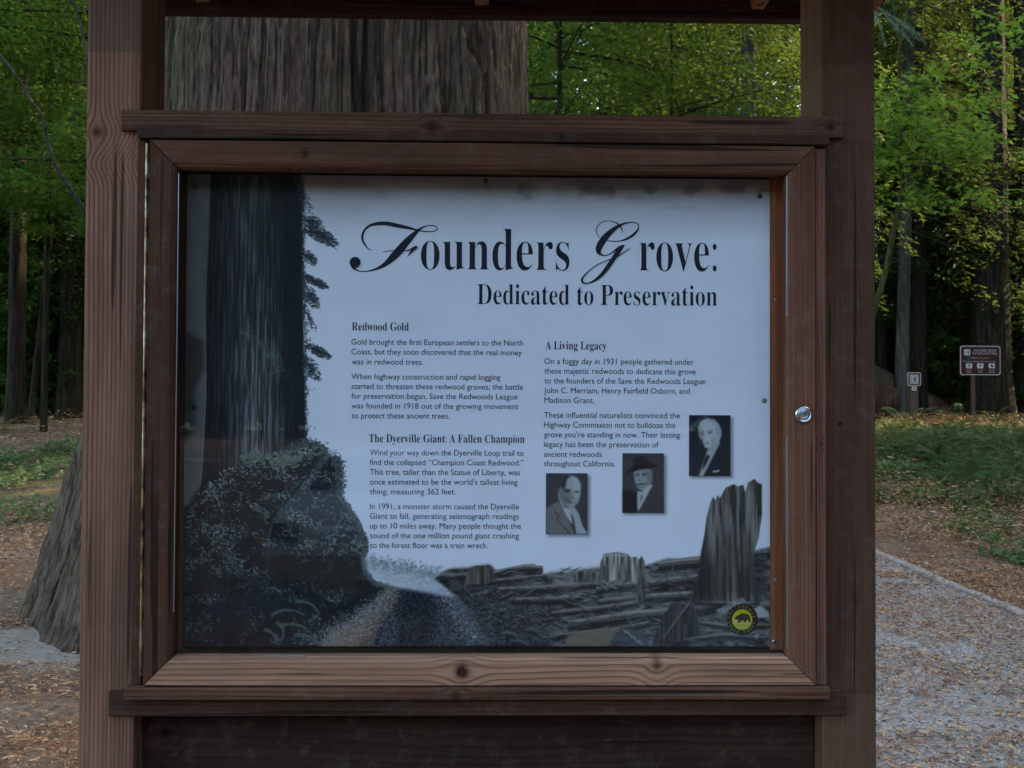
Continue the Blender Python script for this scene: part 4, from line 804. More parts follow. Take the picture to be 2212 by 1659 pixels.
    fill(q([(1765, 255), (1815, 250), (1815, 280), (1775, 285)]), (.08, .08, .10), 1); fill(q([(1850, 245), (1915, 240), (1910, 262), (1855, 265)]), (.09, .09, .11), 1, .9)
    fill(q([(1800, 290), (1815, 340), (1790, 350), (1785, 330)]), (.14, .14, .16), 1, .7); fill(q([(1825, 370), (1880, 368), (1860, 382), (1830, 382)]), (.07, .07, .09), 1); fill(q([(1765, 290), (1800, 360), (1830, 425), (1790, 380)]), (.10, .10, .12), 2, .8)
    fill(q([(1940, 200), (1990, 200), (2005, 290), (1965, 330)]), (.26, .27, .29), 2, .55)
    fill(q([(1860, 440), (1985, 350), (1998, 400), (1900, 560), (1810, 745), (1760, 745), (1790, 640)]), (.36, .38, .40), 1)
    fill(q([(1990, 380), (2050, 440), (2112, 470), (2112, 742), (1812, 742), (1900, 560)]), (.018, .02, .028), 1); fill(q([(1845, 500), (1885, 520), (1840, 620), (1785, 690), (1815, 560)]), (.02, .02, .028), 1); fill(q([(1915, 690), (1990, 680), (1990, 692), (1920, 706)]), (.55, .57, .6), 0)
    ell(1170.5 + 1793 * k_, 884.8 + 272 * k_, 1.6, 1, (.01, .01, .015), 0); ell(1170.5 + 1882 * k_, 884.8 + 262 * k_, 1.8, 1, (.01, .01, .015), 0)
    fill(q([(1750, 200), (1775, 150), (1800, 260), (1800, 350), (1760, 290)]), (.24, .25, .27), 3, .7); fill(q([(1850, 95), (1930, 110), (1985, 165), (1990, 215), (1950, 190), (1900, 130), (1840, 115)]), (.30, .31, .33), 2, .7)
    fill(q([(1900, 300), (1960, 290), (1960, 380), (1880, 430)]), (.32, .33, .35), 3, .7); fill(q([(1775, 235), (1820, 232), (1818, 244), (1778, 250)]), (.16, .16, .18), 1, .8); fill(q([(1850, 228), (1918, 222), (1916, 236), (1852, 240)]), (.16, .16, .18), 1, .8)
    def melt(u0, v0, u1, v1, r):
        sl = (slice(max(0, int((v0 - PV0) * KK)), min(IH, int((v1 - PV0) * KK))), slice(max(0, int((u0 - PU0) * KK)), min(IW, int((u1 - PU0) * KK))))
        for ch in range(3): img[sl + (ch,)] = box_blur(img[sl + (ch,)], r)
        img[sl] *= (1 + .10 * g.normal(0, 1, img[sl].shape[:2]))[..., None]
    for u0, v0, u1, v1 in ((1179, 1026, 1263, 1151), (1344, 982, 1428, 1105), (1489, 899, 1573, 1025)): melt(u0, v0, u1, v1, 1)
    melt(935, 1240, 1663, 1396, 1)
    # ---- round emblem: dark ring, yellow disc, walking bear
    ell(1602, 1338, 34, 34, (.012, .014, .013), 0); ell(1601.5, 1338, 22, 22.5, (.50, .42, .02), 0); ell(1601.5, 1341, 19, 12, (.55, .56, .20), 3, .5)
    e_ = .92167 / 8.732
    def b(pts): return [((1600 + x * e_ / .92167) * .92167, (1350 + y * e_ / .92167) * .92167) for x, y in pts]
    fill(b([(1040, 860), (1090, 810), (1150, 790), (1180, 758), (1230, 765), (1290, 768), (1340, 790), (1370, 850), (1380, 940), (1330, 948), (1325, 930), (1345, 915), (1310, 895), (1290, 910), (1275, 945), (1215, 945), (1235, 925), (1225, 900), (1190, 905), (1180, 945), (1085, 948), (1120, 925), (1125, 900), (1095, 885), (1060, 888)]), (.05, .028, .022), 0)
    # film grain of the print
    img += g.normal(0, .012, img.shape[:2])[..., None] * (img + .05)
    return np.clip(img, 0, 1)
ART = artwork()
def art_image():
    im = bpy.data.images.new('panel_print', IW, IH, alpha=False, float_buffer=False)
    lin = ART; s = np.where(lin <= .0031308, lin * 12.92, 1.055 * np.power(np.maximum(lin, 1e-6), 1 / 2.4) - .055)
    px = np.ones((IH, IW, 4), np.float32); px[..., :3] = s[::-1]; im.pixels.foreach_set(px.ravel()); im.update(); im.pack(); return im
# ------------------------------------------------------------------ the notice board
B = empty('notice_board', (0, 0, 0), label='roofed wooden notice board with a glazed case holding the printed grove panel', cat='notice board')
def X(u, v=829, y=0.0): return at(u, v, y).x
def Zr(v, u0, u1, y=0.0): return (at(u0, v, y).z + at(u1, v, y).z) / 2
RED_L, RED_D = (.235, .150, .118), (.062, .035, .026)
def stainband(z0, z1, col, f, soft=.004, below=None):
    def fn(m, c, x, y, z, o):
        n = m.noise(m.scale(o, 6, 6, 3), 1, 3, .6); zz = m.math('ADD', z, m.math('MULTIPLY', m.math('SUBTRACT', n, .5), .008))
        a = m.math('MULTIPLY', m.math('GREATER_THAN', zz, z0), m.math('LESS_THAN', zz, z1)); c = m.mix(m.math('MULTIPLY', a, f), c, col)
        if below: c = m.mix(m.math('MULTIPLY', m.math('LESS_THAN', zz, below[0]), below[1]), c, below[2])
        return c
    return fn
zt = lambda v, u: at(u, v, 0).z
W_LP = wood('post_wood_left', 'Z', (.285, .165, .12), (.060, .030, .022), 98, 2.0, knots=((zt(285, 215), X(212, 285), .020), (zt(355, 300), X(322, 355), .016)), amp=.9, wear=stainband(zt(112, 250), 9, (.105, .072, .058), .6))
W_RP = wood('post_wood_right', 'Z', (.105, .060, .042), (.024, .014, .010), 170, 5.0, knots=((zt(915, 1820), X(1815, 915), .007),), amp=1.6, contrast=.8, wear=stainband(zt(303, 1830), zt(140, 1830), (.15, .085, .06), .22, below=(zt(1500, 1830), .25, (.19, .10, .065))))
W_TR = wood('rail_wood', 'X', (.150, .078, .054), (.034, .017, .012), 105, 3.0, knots=((X(930), zt(275, 930), .018), (X(1790), zt(275, 1790), .012)), amp=1.1)
W_HD = wood('header_wood', 'X', (.078, .043, .031), (.024, .013, .010), 150, 4.0, knots=((X(1210), zt(303, 1210), .012),), amp=.9)
W_DT = wood('door_top_wood', 'X', (.160, .082, .055), (.044, .021, .014), 190, 6.0, knots=((X(660), zt(340, 660), .014),), amp=1.8)
W_DB = wood('door_bottom_wood', 'X', (.47, .285, .20), (.12, .050, .032), 75, 7.0, knots=((X(1003), zt(1440, 1003), .024), (X(1415), zt(1425, 1415), .020)), amp=1.0)
W_DL = wood('door_left_wood', 'Z', (.088, .044, .030), (.028, .013, .009), 120, 8.0, amp=1.2, contrast=.5)
W_DR = wood('door_right_wood', 'Z', (.165, .082, .055), (.060, .028, .019), 110, 9.0, amp=1.0, contrast=.5)
W_JB = wood('jamb_wood', 'Z', (.21, .105, .072), (.060, .028, .019), 130, 10.0, knots=((zt(958, 1768), X(1768, 958), .006),), amp=1.0)
W_SL = wood('sill_wood', 'X', (.17, .088, .060), (.038, .018, .013), 90, 11.0, knots=((X(990), zt(1490, 990), .014),), amp=.8)
W_LR = wood('lower_rail_wood', 'X', (.080, .046, .034), (.026, .015, .011), 90, 12.0, amp=1.0, contrast=.6)
W_DK = wood('dark_plank_wood', 'X', (.040, .026, .019), (.014, .009, .007), 40, 13.0, knots=((X(350), zt(1600, 350), .02),), amp=1.6, contrast=.7)
W_IN = wood('case_lining_wood', 'Z', (.36, .130, .062), (.16, .05, .03), 60, 14.0, amp=1.0, contrast=.5)
W_RF = wood('roof_wood', 'X', (.055, .026, .017), (.02, .01, .007), 60, 15.0, amp=1.0)
W_RA = wood('rafter_wood', 'Z', (.30, .15, .09), (.12, .06, .04), 60, 16.0, amp=1.0, contrast=.5)
ROOFZ = 2.78
pl0, pl1, pr0, pr1 = X(178), X(300), X(1776), X(1892)
pl1 = X(298); 
box('post', pl0, pl1, 0, .165, -.1, ROOFZ, W_LP, B, .007)['label'] = 'left post, reddish with strong dark grain and a grey weathered top'
box('post', pr0, pr1, 0, .165, -.1, ROOFZ, W_RP, B, .006)['label'] = 'right post, darker brown with fine grain'
box('top_rail', X(258), X(1819), -.014, .05, Zr(293, 258, 1819), Zr(248.5, 258, 1819), W_TR, B, .003)
box('header_strip', X(301), X(1781), -.036, .03, Zr(313.5, 300, 1780), Zr(292.5, 300, 1780), W_HD, B, .002)
box('lower_rail', X(247), X(1824), -.012, .05, Zr(1543, 247, 1824), Zr(1489, 247, 1824), W_LR, B, .003)
box('sill_strip', X(288), X(1781), -.038, .03, Zr(1501, 288, 1780), Zr(1475.5, 288, 1780), W_SL, B, .002)
zt0, zb0 = Zr(314, 300, 1780), Zr(1475, 300, 1780)
box('jamb', X(296), X(317.5), -.016, .07, zb0 + .001, zt0 - .001, W_DL, B, .002)
box('jamb', X(1755), X(1777), -.024, .07, zb0 + .001, zt0 - .006, W_JB, B, .002)
# planks closing the space below the case
zp1 = Zr(1543, 300, 1770) + .01
for k in range(3):
    box('plank', pl1 + .002, pr0 - .002, .055, .080, zp1 - .29 * (k + 1) + .003, zp1 - .29 * k, W_DK, B, .002)
# case: backing board and lining strips
xi0, xi1 = X(392, y=.03), X(1689, y=.03); zi0, zi1 = Zr(1408, 400, 1660, .03), Zr(372, 400, 1660, .03)
box('backing_board', pl1, pr0, .068, .082, zi0 - .06, zi1 + .06, W_DK, B, .001)
box('lining_board', X(1662, y=.055), X(1720, y=.055), .046, .066, zi0, zi1, W_IN, B, .001)
box('lining_board', xi0 - .03, X(404, y=.055), .050, .066, zi0, zi1, W_DL, B, .001)
# door
DOOR = empty('door', (0, 0, 0), B)
dx0, dx1, dz0, dz1 = X(327), X(1752), Zr(1472.5, 330, 1750), Zr(317, 330, 1750)
def member(name, side, mat, wd):
    fy, by = -.032, .010
    if side in 'TB':
        prof = [(0, fy), (wd - .013, fy), (wd - .004, fy + .006), (wd, fy + .014), (wd, by), (0, by)]
    else: prof = [(0, fy), (wd - .013, fy), (wd - .004, fy + .005), (wd, fy + .012), (wd, by), (0, by)]
    V = []
    for end in (0, 1):
        for w_, y_ in prof:
            if side == 'T': V.append((dx0 + w_ if end == 0 else dx1 - w_, y_, dz1 - w_))
            if side == 'B': V.append((dx0 + w_ if end == 0 else dx1 - w_, y_, dz0 + w_))
            if side == 'L': V.append((dx0 + w_, y_, dz0 + w_ if end == 0 else dz1 - w_))
            if side == 'R': V.append((dx1 - w_, y_, dz0 + w_ if end == 0 else dz1 - w_))
    n = len(prof); F = [tuple(range(n)), tuple(range(2 * n - 1, n - 1, -1))] + [(i, (i + 1) % n, n + (i + 1) % n, n + i) for i in range(n)]
    gap = .0008; c = np.array(V).mean(0)
    ax = 0 if side in 'TB' else 2
    V = [tuple((q[k] - (gap if q[k] > c[k] else -gap)) if k == ax else q[k] for k in range(3)) for q in V]
    bm = bmesh.new(); vs = [bm.verts.new(v) for v in V]; [bm.faces.new([vs[i] for i in f]) for f in F]; bmesh.ops.recalc_face_normals(bm, faces=bm.faces)
    bmesh.ops.bevel(bm, geom=[e for e in bm.edges], offset=.0009, segments=1, affect='EDGES')
    me = bpy.data.meshes.new(name); bm.to_mesh(me); bm.free(); return link(name, me, mat, DOOR)
WD = X(387) - dx0
member('door_rail', 'T', W_DT, WD)['label'] = 'mitred top rail of the door'
member('door_rail', 'B', W_DB, WD)['label'] = 'pale mitred bottom rail of the door with two knots'
member('door_stile', 'L', W_DL, WD)['label'] = 'dark left stile of the door'
member('door_stile', 'R', W_DR, WD)['label'] = 'right stile of the door that carries the lock'
ALU = plain('aluminium', (.55, .57, .60), .35, 1.0)
ix0, ix1, iz0, iz1 = dx0 + WD, dx1 - WD, dz0 + WD, dz1 - WD
box('glass_channel', ix1 - .0005, ix1 + .0028, -.0225, -.0175, iz0 + .018, iz0 + .50, ALU, DOOR, .0004)
box('glass_channel', ix1 - .0005, ix1 + .0028, -.0225, -.0175, iz0 + .78, iz1 - .004, ALU, DOOR, .0004)
box('glass_channel', ix0 - .0015, ix0 + .0010, -.0215, -.0180, iz0 + .10, iz1 - .01, ALU, DOOR, .0003)
box('glass_channel', ix0 + .20, ix0 + .30, -.0215, -.0180, iz0 - .0012, iz0 + .0022, ALU, DOOR, .0003)
gl = NM('door_glass'); gn = gl.n; lw = gl.node('ShaderNodeLayerWeight'); lw.inputs[0].default_value = .5
fac = gl.math('ADD', gl.math('MULTIPLY', gl.math('POWER', lw.outputs['Facing'], 5.0), .95), .024)
trn = gl.node('ShaderNodeBsdfTransparent'); trn.inputs[0].default_value = (.97, .985, .98, 1); gls = gl.node('ShaderNodeBsdfGlossy'); gls.inputs['Roughness'].default_value = .012
mx = gl.node('ShaderNodeMixShader'); gl.l.new(fac, mx.inputs[0]); gl.l.new(trn.outputs[0], mx.inputs[1]); gl.l.new(gls.outputs[0], mx.inputs[2]); gl.l.new(mx.outputs[0], gl.out.inputs[0])
box('glass_pane', ix0 - .006, ix1 + .006, -.006, -.002, iz0 - .006, iz1 + .006, gl.m, DOOR, 0)
# piano hinge: knuckles joined, too small to count one by one
G = Geo(); hx = X(322); zz = zb0 + .03; kn = 0
while zz < zt0 - .035:
    v_, f_ = tube([(hx, -.031, zz), (hx, -.031, zz + .0235)], [.0034, .0034], 8); G.add(v_, f_); zz += .025; kn += 1
HM = NM('tarnished_brass', .45); hn = HM.noise(HM.scale(HM.coord(), 40, 40, 25), 1, 3, .6); HM.color(HM.ramp(hn, [(.35, (.05, .035, .02)), (.55, (.32, .25, .14)), (.7, (.55, .50, .42))])); HM.b.inputs['Metallic'].default_value = .9
tag(link('hinge_knuckles', G.mesh('hinge_knuckles'), HM.m, DOOR), kind='stuff')
box('hinge_leaf', hx - .0045, hx + .004, -.029, -.017, zb0 + .025, zt0 - .03, HM.m, DOOR, 0)
# lock
def lathe(name, prof, loc, mat, parent, seg=40):
    """profile (radius, distance towards the viewer)"""
    th = np.linspace(0, 2 * np.pi, seg, endpoint=False); P = np.array(prof)
    V = np.stack([np.cos(th)[:, None] * P[None, :, 0], -np.ones(seg)[:, None] * P[None, :, 1], np.sin(th)[:, None] * P[None, :, 0]], -1)
    me = np_mesh(name, V.reshape(-1, 3) + np.array(loc), grid_faces(seg, len(P), True)); me.polygons.foreach_set('use_smooth', np.ones(len(me.polygons), bool)); return link(name, me, mat, parent)
CHR = plain('chrome', (.72, .73, .76), .16, 1.0); STEEL = plain('screw_steel', (.30, .31, .32), .45, .8); DRK = plain('slot_black', (.008, .008, .01), .6)
lk = at(1735, 895, -.032)
lathe('lock_ring', [(.0001, .001), (.0195, .001), (.0198, .003), (.0175, .0072), (.0158, .0080), (.0148, .0062), (.0142, .0060), (.0001, .0060)], (lk.x, -.032, lk.z), CHR, DOOR)
lathe('lock_cylinder', [(.0140, .0055), (.0132, .0068), (.0100, .0078), (.0092, .0078), (.0088, .0070), (.0080, .0074), (.0001, .0076)], (lk.x - .0008, -.032, lk.z + .0008), plain('lock_face', (.42, .46, .50), .3, .9), DOOR)
box('keyhole', lk.x - .0008, lk.x + .0008, -.0402, -.0392, lk.z - .0015, lk.z + .0065, DRK, DOOR, 0); box('keyhole', lk.x - .0022, lk.x + .0022, -.0401, -.0391, lk.z + .0045, lk.z + .006, DRK, DOOR, 0)
# printed panel
PY = .046
pa, pb = at(PU0, 1396, PY), at(PU1, 381, PY); px0, px1 = X(PU0, y=PY), X(PU1, y=PY); pz0, pz1 = Zr(1396, PU0, PU1, PY), Zr(382, PU0, PU1, PY)
pmesh = box_mesh('info_panel', px0, px1, PY, PY + .004, pz0, pz1, 0)
bmx = bmesh.new(); bmx.from_mesh(pmesh); uvl = bmx.loops.layers.uv.new('UVMap')
for f in bmx.faces:
    for l_ in f.loops: l_[uvl].uv = ((l_.vert.co.x - px0) / (px1 - px0), (l_.vert.co.z - pz0) / (pz1 - pz0))
bmx.to_mesh(pmesh); bmx.free()
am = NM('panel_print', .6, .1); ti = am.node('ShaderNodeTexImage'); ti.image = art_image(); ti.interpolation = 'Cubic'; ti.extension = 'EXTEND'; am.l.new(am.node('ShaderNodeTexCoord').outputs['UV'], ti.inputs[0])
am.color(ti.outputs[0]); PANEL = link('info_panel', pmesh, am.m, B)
INK = plain('printing_ink', (.018, .022, .036), .6, 0, .1); TY = PY - .0006
# big script capitals
def brush(strokes, k, ox, oy, y, parent, name):
    V = []; F = []; n = 0; yy = y
    for st in strokes:
        P = np.array(st, float); m = len(P); t = np.arange(m); tt = np.linspace(0, m - 1, (m - 1) * 8 + 1)
        def cr(a):
            a = np.concatenate([[2 * a[0] - a[1]], a, [2 * a[-1] - a[-2]]]); i = np.minimum(tt.astype(int), m - 2); f = tt - i; p0, p1, p2, p3 = a[i], a[i + 1], a[i + 2], a[i + 3]
            return .5 * (2 * p1 + (p2 - p0) * f + (2 * p0 - 5 * p1 + 4 * p2 - p3) * f ** 2 + (3 * p1 - p0 - 3 * p2 + p3) * f ** 3)
        x, z, wd = cr(P[:, 0]), cr(P[:, 1]), np.maximum(cr(P[:, 2]), 1.5); dx, dz = np.gradient(x), np.gradient(z); l = np.hypot(dx, dz) + 1e-9; nx, nz = -dz / l, dx / l
        for q in range(len(x)):
            yq = yy - .0004 * q / len(x)
            for s in (-.5, .5): p = at((ox + (x[q] + nx[q] * wd[q] * s) / k) * .92167, (oy + (z[q] + nz[q] * wd[q] * s) / k) * .92167, y); V.append((p.x, yq, p.z))
        F += [(n + 2 * q, n + 2 * q + 1, n + 2 * q + 3, n + 2 * q + 2) for q in range(len(x) - 1)]; n += 2 * len(x); yy -= .00045
    return V, F, yy
def disc(cx, cz, r, k, ox, oy, y):
    V = []; 
    for a in np.linspace(0, 2 * np.pi, 24, endpoint=False): p = at((ox + (cx + r * math.cos(a)) / k) * .92167, (oy + (cz + r * math.sin(a)) / k) * .92167, y); V.append((p.x, y, p.z))
    return V
Fs = [[(320, 385, 3), (280, 368, 10), (245, 325, 18), (222, 280, 22), (218, 235, 24), (238, 180, 22), (290, 130, 24), (370, 108, 36), (470, 106, 42), (580, 127, 42), (700, 152, 30), (780, 172, 18), (850, 186, 12), (920, 190, 10), (975, 180, 10), (995, 156, 10), (970, 131, 10), (915, 126, 9), (850, 142, 14), (795, 178, 30), (725, 245, 58), (660, 315, 76), (600, 385, 84), (540, 450, 78), (470, 515, 52), (400, 560, 32), (320, 590, 16), (230, 603, 9), (165, 592, 14), (125, 562, 30), (115, 530, 45)],
      [(428, 399, 4), (480, 391, 8), (560, 389, 9), (650, 389, 9), (705, 382, 14), (745, 362, 26), (775, 350, 22)], [(688, 450, 3), (708, 418, 16), (738, 388, 22), (772, 352, 26)]]
V, F, yy = brush(Fs, 4.424, 800, 500, TY, PANEL, 'F'); me = bpy.data.meshes.new('script_capital'); nV = len(V); V = V + disc(142, 508, 57, 4.424, 800, 500, yy - .0003) + disc(772, 352, 17, 4.424, 800, 500, yy - .0006)
me.from_pydata(V, [], F + [tuple(range(nV, nV + 24)), tuple(range(nV + 24, nV + 48))]); link('script_capital', me, INK, PANEL)
Gs = [[(693, 268, 3), (686, 222, 14), (655, 168, 22), (595, 124, 14), (510, 103, 9), (430, 112, 10), (372, 150, 10), (340, 200, 11), (336, 250, 10), (355, 298, 9), (390, 333, 7)],
      [(475, 370, 8), (560, 380, 12), (650, 378, 14), (740, 352, 26), (830, 300, 34), (890, 240, 26), (913, 190, 14), (900, 147, 12), (850, 125, 12), (780, 125, 16), (700, 145, 26), (620, 185, 44), (540, 245, 66), (460, 325, 88), (400, 410, 92), (368, 480, 84), (370, 530, 60), (400, 562, 30), (450, 575, 14), (510, 558, 13), (570, 520, 20), (640, 470, 34), (700, 440, 22), (722, 433, 8)],
      [(722, 433, 10), (685, 462, 46), (620, 545, 64), (555, 640, 62), (490, 735, 60), (415, 830, 50), (335, 900, 36), (260, 942, 20), (200, 955, 14), (152, 945, 26), (140, 905, 28), (170, 850, 20), (235, 785, 13), (330, 712, 10), (430, 665, 11), (510, 632, 12), (600, 602, 13), (690, 548, 12), (755, 500, 10), (797, 468, 4)]]
V, F, yy = brush(Gs, 5.821, 1340, 500, TY, PANEL, 'G'); me = bpy.data.meshes.new('script_capital'); me.from_pydata(V, [], F); link('script_capital', me, INK, PANEL)
def tx(s, u0, u1, vb, cap, bold=False, off=0.0, mat=INK, name='lettering', y=TY, parent=PANEL, ref=.70): return place_text(s, u0, u1, vb, cap, y, mat, parent, bold, off, name, ref)
tx('ounders', 909, 1230, 583.5, 91, True, -.010, name='title_lettering', ref=.68); tx('rove:', 1381, 1548, 586, 91, True, -.010, name='title_lettering', ref=.68)
tx('Dedicated to Preservation', 1031, 1549, 659, 44, True, -.008, name='subtitle_lettering', ref=.68)
tx('Redwood Gold', 760, 883, 714, 17.5, True, -.004, name='heading_lettering', ref=.68); tx('A Living Legacy', 1178, 1310, 755, 17.5, True, -.004, name='heading_lettering', ref=.68)
tx('The Dyerville Giant: A Fallen Champion', 797, 1133, 956, 17.5, True, -.004, name='heading_lettering', ref=.68)
for s, a, b, v in [('Gold brought the first European settlers to the North', 759, 1130, 745.5), ('Coast, but they soon discovered that the real money', 759, 1127, 766.5), ('was in redwood trees.', 760, 914, 787.5),
        ('When highway construction and rapid logging', 759, 1081, 820), ('started to threaten these redwood groves, the battle', 759, 1130, 841), ('for preservation began. Save the Redwoods League', 759, 1118, 862), ('was founded in 1918 out of the growing movement', 759, 1120, 883), ('to protect these ancient trees.', 759, 971, 904),
        ('Wind your way down the Dyerville Loop trail to', 799, 1131, 984), ('find the collapsed \u201cChampion Coast Redwood.\u201d', 799, 1131, 1005), ('This tree, taller than the Statue of Liberty, was', 799, 1123, 1026), ('once estimated to be the world\u2019s tallest living', 799, 1118, 1047), ('thing, measuring 362 feet.', 799, 984, 1068),
        ('In 1991, a monster storm caused the Dyerville', 799, 1121, 1100), ('Giant to fall, generating seismograph readings', 799, 1121, 1121), ('up to 10 miles away. Many people thought the', 799, 1125, 1142), ('sound of the one million pound giant crashing', 799, 1121, 1163), ('to the forest floor was a train wreck.', 799, 1054, 1184),
        ('On a foggy day in 1931 people gathered under', 1176, 1498, 787), ('these majestic redwoods to dedicate this grove', 1176, 1503, 808), ('to the founders of the Save the Redwoods League:', 1176, 1526, 829), ('John C. Merriam, Henry Fairfield Osborn, and', 1175, 1490, 850), ('Madison Grant.', 1176, 1283, 870.5),
        ('These influential naturalists convinced the', 1175, 1469, 903), ('Highway Commission not to bulldoze the', 1175, 1459, 924), ('grove you\u2019re standing in now. Their lasting', 1175, 1469, 945), ('legacy has been the preservation of', 1175, 1423, 966), ('ancient redwoods', 1175, 1300, 987), ('throughout California.', 1175, 1329, 1007.5)]:
    tx(s, a, b, v, 12.6, name='text_line', ref=.70)
# ring lettering of the emblem
YEL = plain('emblem_yellow', (.30, .24, .05), .5)
def ring(s, cu, cv, r, a0, a1, out, parent, y, hpx, mat, name):
    G = Geo(); k = len(s)
    for i, ch in enumerate(s):
        if ch == ' ': continue
        a = rad(a0 + (a1 - a0) * i / (k - 1)); me = text_mesh(ch); n = len(me.vertices); V = np.empty(n * 3, np.float32); me.vertices.foreach_get('co', V); V = V.reshape(-1, 3)
        me.calc_loop_triangles(); F = np.array([t.vertices[:] for t in me.loop_triangles]); V[:, 0] -= (V[:, 0].min() + V[:, 0].max()) / 2; V[:, 1] -= .35; V = V * hpx / .7; V[:, 0] *= .8
        tx_, ty_ = (-math.sin(a), math.cos(a)) if not out else (math.sin(a), -math.cos(a)); nx_, ny_ = (math.cos(a), math.sin(a)) if out else (-math.cos(a), -math.sin(a))
        P = [at(cu + r * math.cos(a) + tx_ * q[0] + nx_ * q[1], cv - (r * math.sin(a) + ty_ * q[0] + ny_ * q[1]), y) for q in V]; G.add(np.array([(p.x, y, p.z) for p in P]), F); bpy.data.meshes.remove(me)
    return link(name, G.mesh(name), mat, parent)
ring('CALIFORNIA', 1601.5, 1338, 28, 168, 12, True, PANEL, TY, 6.4, YEL, 'emblem_lettering'); ring('STATE PARKS', 1601.5, 1338, 28, 196, 344, False, PANEL, TY, 6.4, YEL, 'emblem_lettering')
tx('SINCE 1864', 1591, 1613, 1351.5, 3.0, mat=plain('emblem_dark', (.03, .03, .02), .5), name='emblem_lettering')
# screws
def screw(u, v, y, parent, r=.0055, mat=STEEL, cross=True):
    p = at(u, v, y); lathe('screw', [(r * 1.0, 0), (r, .0012), (r * .75, .0024), (r * .3, .0026), (.0001, .0020)], (p.x, y, p.z), mat, parent, 20)
BLK = plain('dark_screw', (.05, .05, .055), .5, .5)
for u, v, mt in [(421, 403, BLK), (1049, 391, BLK), (1641, 424, BLK), (1650, 865, STEEL), (1026, 1378, STEEL), (1635, 1376, STEEL), (418, 1375, BLK), (420, 880, BLK)]: screw(u, v, PY - .0003, PANEL, .0062, mt)
screw(1676, 648, .0455, B, .0045); screw(1676, 1253, .0455, B, .0045); screw(1672, 1386, .0455, B, .0050, CHR)
# ------------------------------------------------------------------ roof of the board
RY = .78
fz = Zr(37, 375, 1715, RY); fx0, fx1 = at(198, 45, RY).x, at(1883, 40, RY).x
box('eave_beam', fx0, fx1, RY - .02, RY + .03, fz, fz + .085, W_RF, B, .003)
FY = -.75; RZ = fz + .02
box('eave_beam', fx0, fx1, FY - .03, FY + .02, RZ + .03, RZ + .115, W_RF, B, .003)
def beam(name, a, b, wx, hz, mat, parent):
    a, b = Vector(a), Vector(b); d = (b - a).normalized(); s = d.cross(Vector((0, 0, 1))).normalized(); up = s.cross(d).normalized(); V = []
    for p in (a, b):
        for i, j in ((-1, -1), (1, -1), (1, 1), (-1, 1)): V.append(p + s * (i * wx / 2) + up * (j * hz / 2))
    bm = bmesh.new(); vs = [bm.verts.new(v) for v in V]
    for f in ((0, 1, 2, 3), (7, 6, 5, 4), (0, 4, 5, 1), (1, 5, 6, 2), (2, 6, 7, 3), (3, 7, 4, 0)): bm.faces.new([vs[i] for i in f])
    bmesh.ops.recalc_face_normals(bm, faces=bm.faces); bmesh.ops.bevel(bm, geom=list(bm.edges), offset=.002, segments=1, affect='EDGES')
    me = bpy.data.meshes.new(name); bm.to_mesh(me); bm.free(); return link(name, me, mat, parent)
ridge_z = RZ + .30
for xr, xm in ((fx0 + .02, fx0 - .03), (at(447, 30, RY).x, at(447, 30, RY).x - .05), (at(1041, 30, RY).x, at(1041, 30, RY).x), (at(1628, 30, RY).x, at(1628, 30, RY).x + .12), (fx1 - .02, fx1 + .03)):
    beam('rafter', (xr, RY - .025, fz + .055), (xm, .08, ridge_z - .02), .042, .075, W_RA, B); beam('rafter', (xm, .075, ridge_z - .02), (xm, FY + .03, RZ + .085), .042, .075, W_RA, B)
# roof boards, each its own piece
ns = 7
for side in (0, 1):
    ya, za, yb, zb_ = (RY + .09, fz + .095, .078, ridge_z + .045) if side == 0 else (FY - .09, RZ + .12, .072, ridge_z + .045)
    for k in range(ns):
        t0, t1 = k / ns, (k + 1) / ns - .004; P0 = (ya + (yb - ya) * t0, za + (zb_ - za) * t0); P1 = (ya + (yb - ya) * t1, za + (zb_ - za) * t1); L_ = math.hypot(P1[0] - P0[0], P1[1] - P0[1]); dy, dz_ = (P1[0] - P0[0]) / L_, (P1[1] - P0[1]) / L_
        bm = bmesh.new(); th_ = .018; nx_, nz_ = (-dz_, dy) if dy > 0 else (dz_, -dy)
        V = [(x, p[0] + nx_ * h, p[1] + nz_ * h) for x in (fx0 - .07, fx1 + .07) for p, h in ((P0, 0), (P1, 0), (P1, th_), (P0, th_))]; vs = [bm.verts.new(v) for v in V]
        for f in ((0, 1, 2, 3), (7, 6, 5, 4), (0, 4, 5, 1), (1, 5, 6, 2), (2, 6, 7, 3), (3, 7, 4, 0)): bm.faces.new([vs[i] for i in f])
        bmesh.ops.recalc_face_normals(bm, faces=bm.faces); me = bpy.data.meshes.new('roof_board'); bm.to_mesh(me); bm.free(); link('roof_board', me, W_RF, B)
box('ridge_board', fx0 - .05, fx1 + .05, .060, .090, ridge_z - .10, ridge_z + .03, W_RF, B, .002)
box('tie_beam', pl0, pr1, .03, .13, ROOFZ + .001, ROOFZ + .14 if ROOFZ + .14 < ridge_z - .1 else ridge_z - .102, W_RF, B, .003)
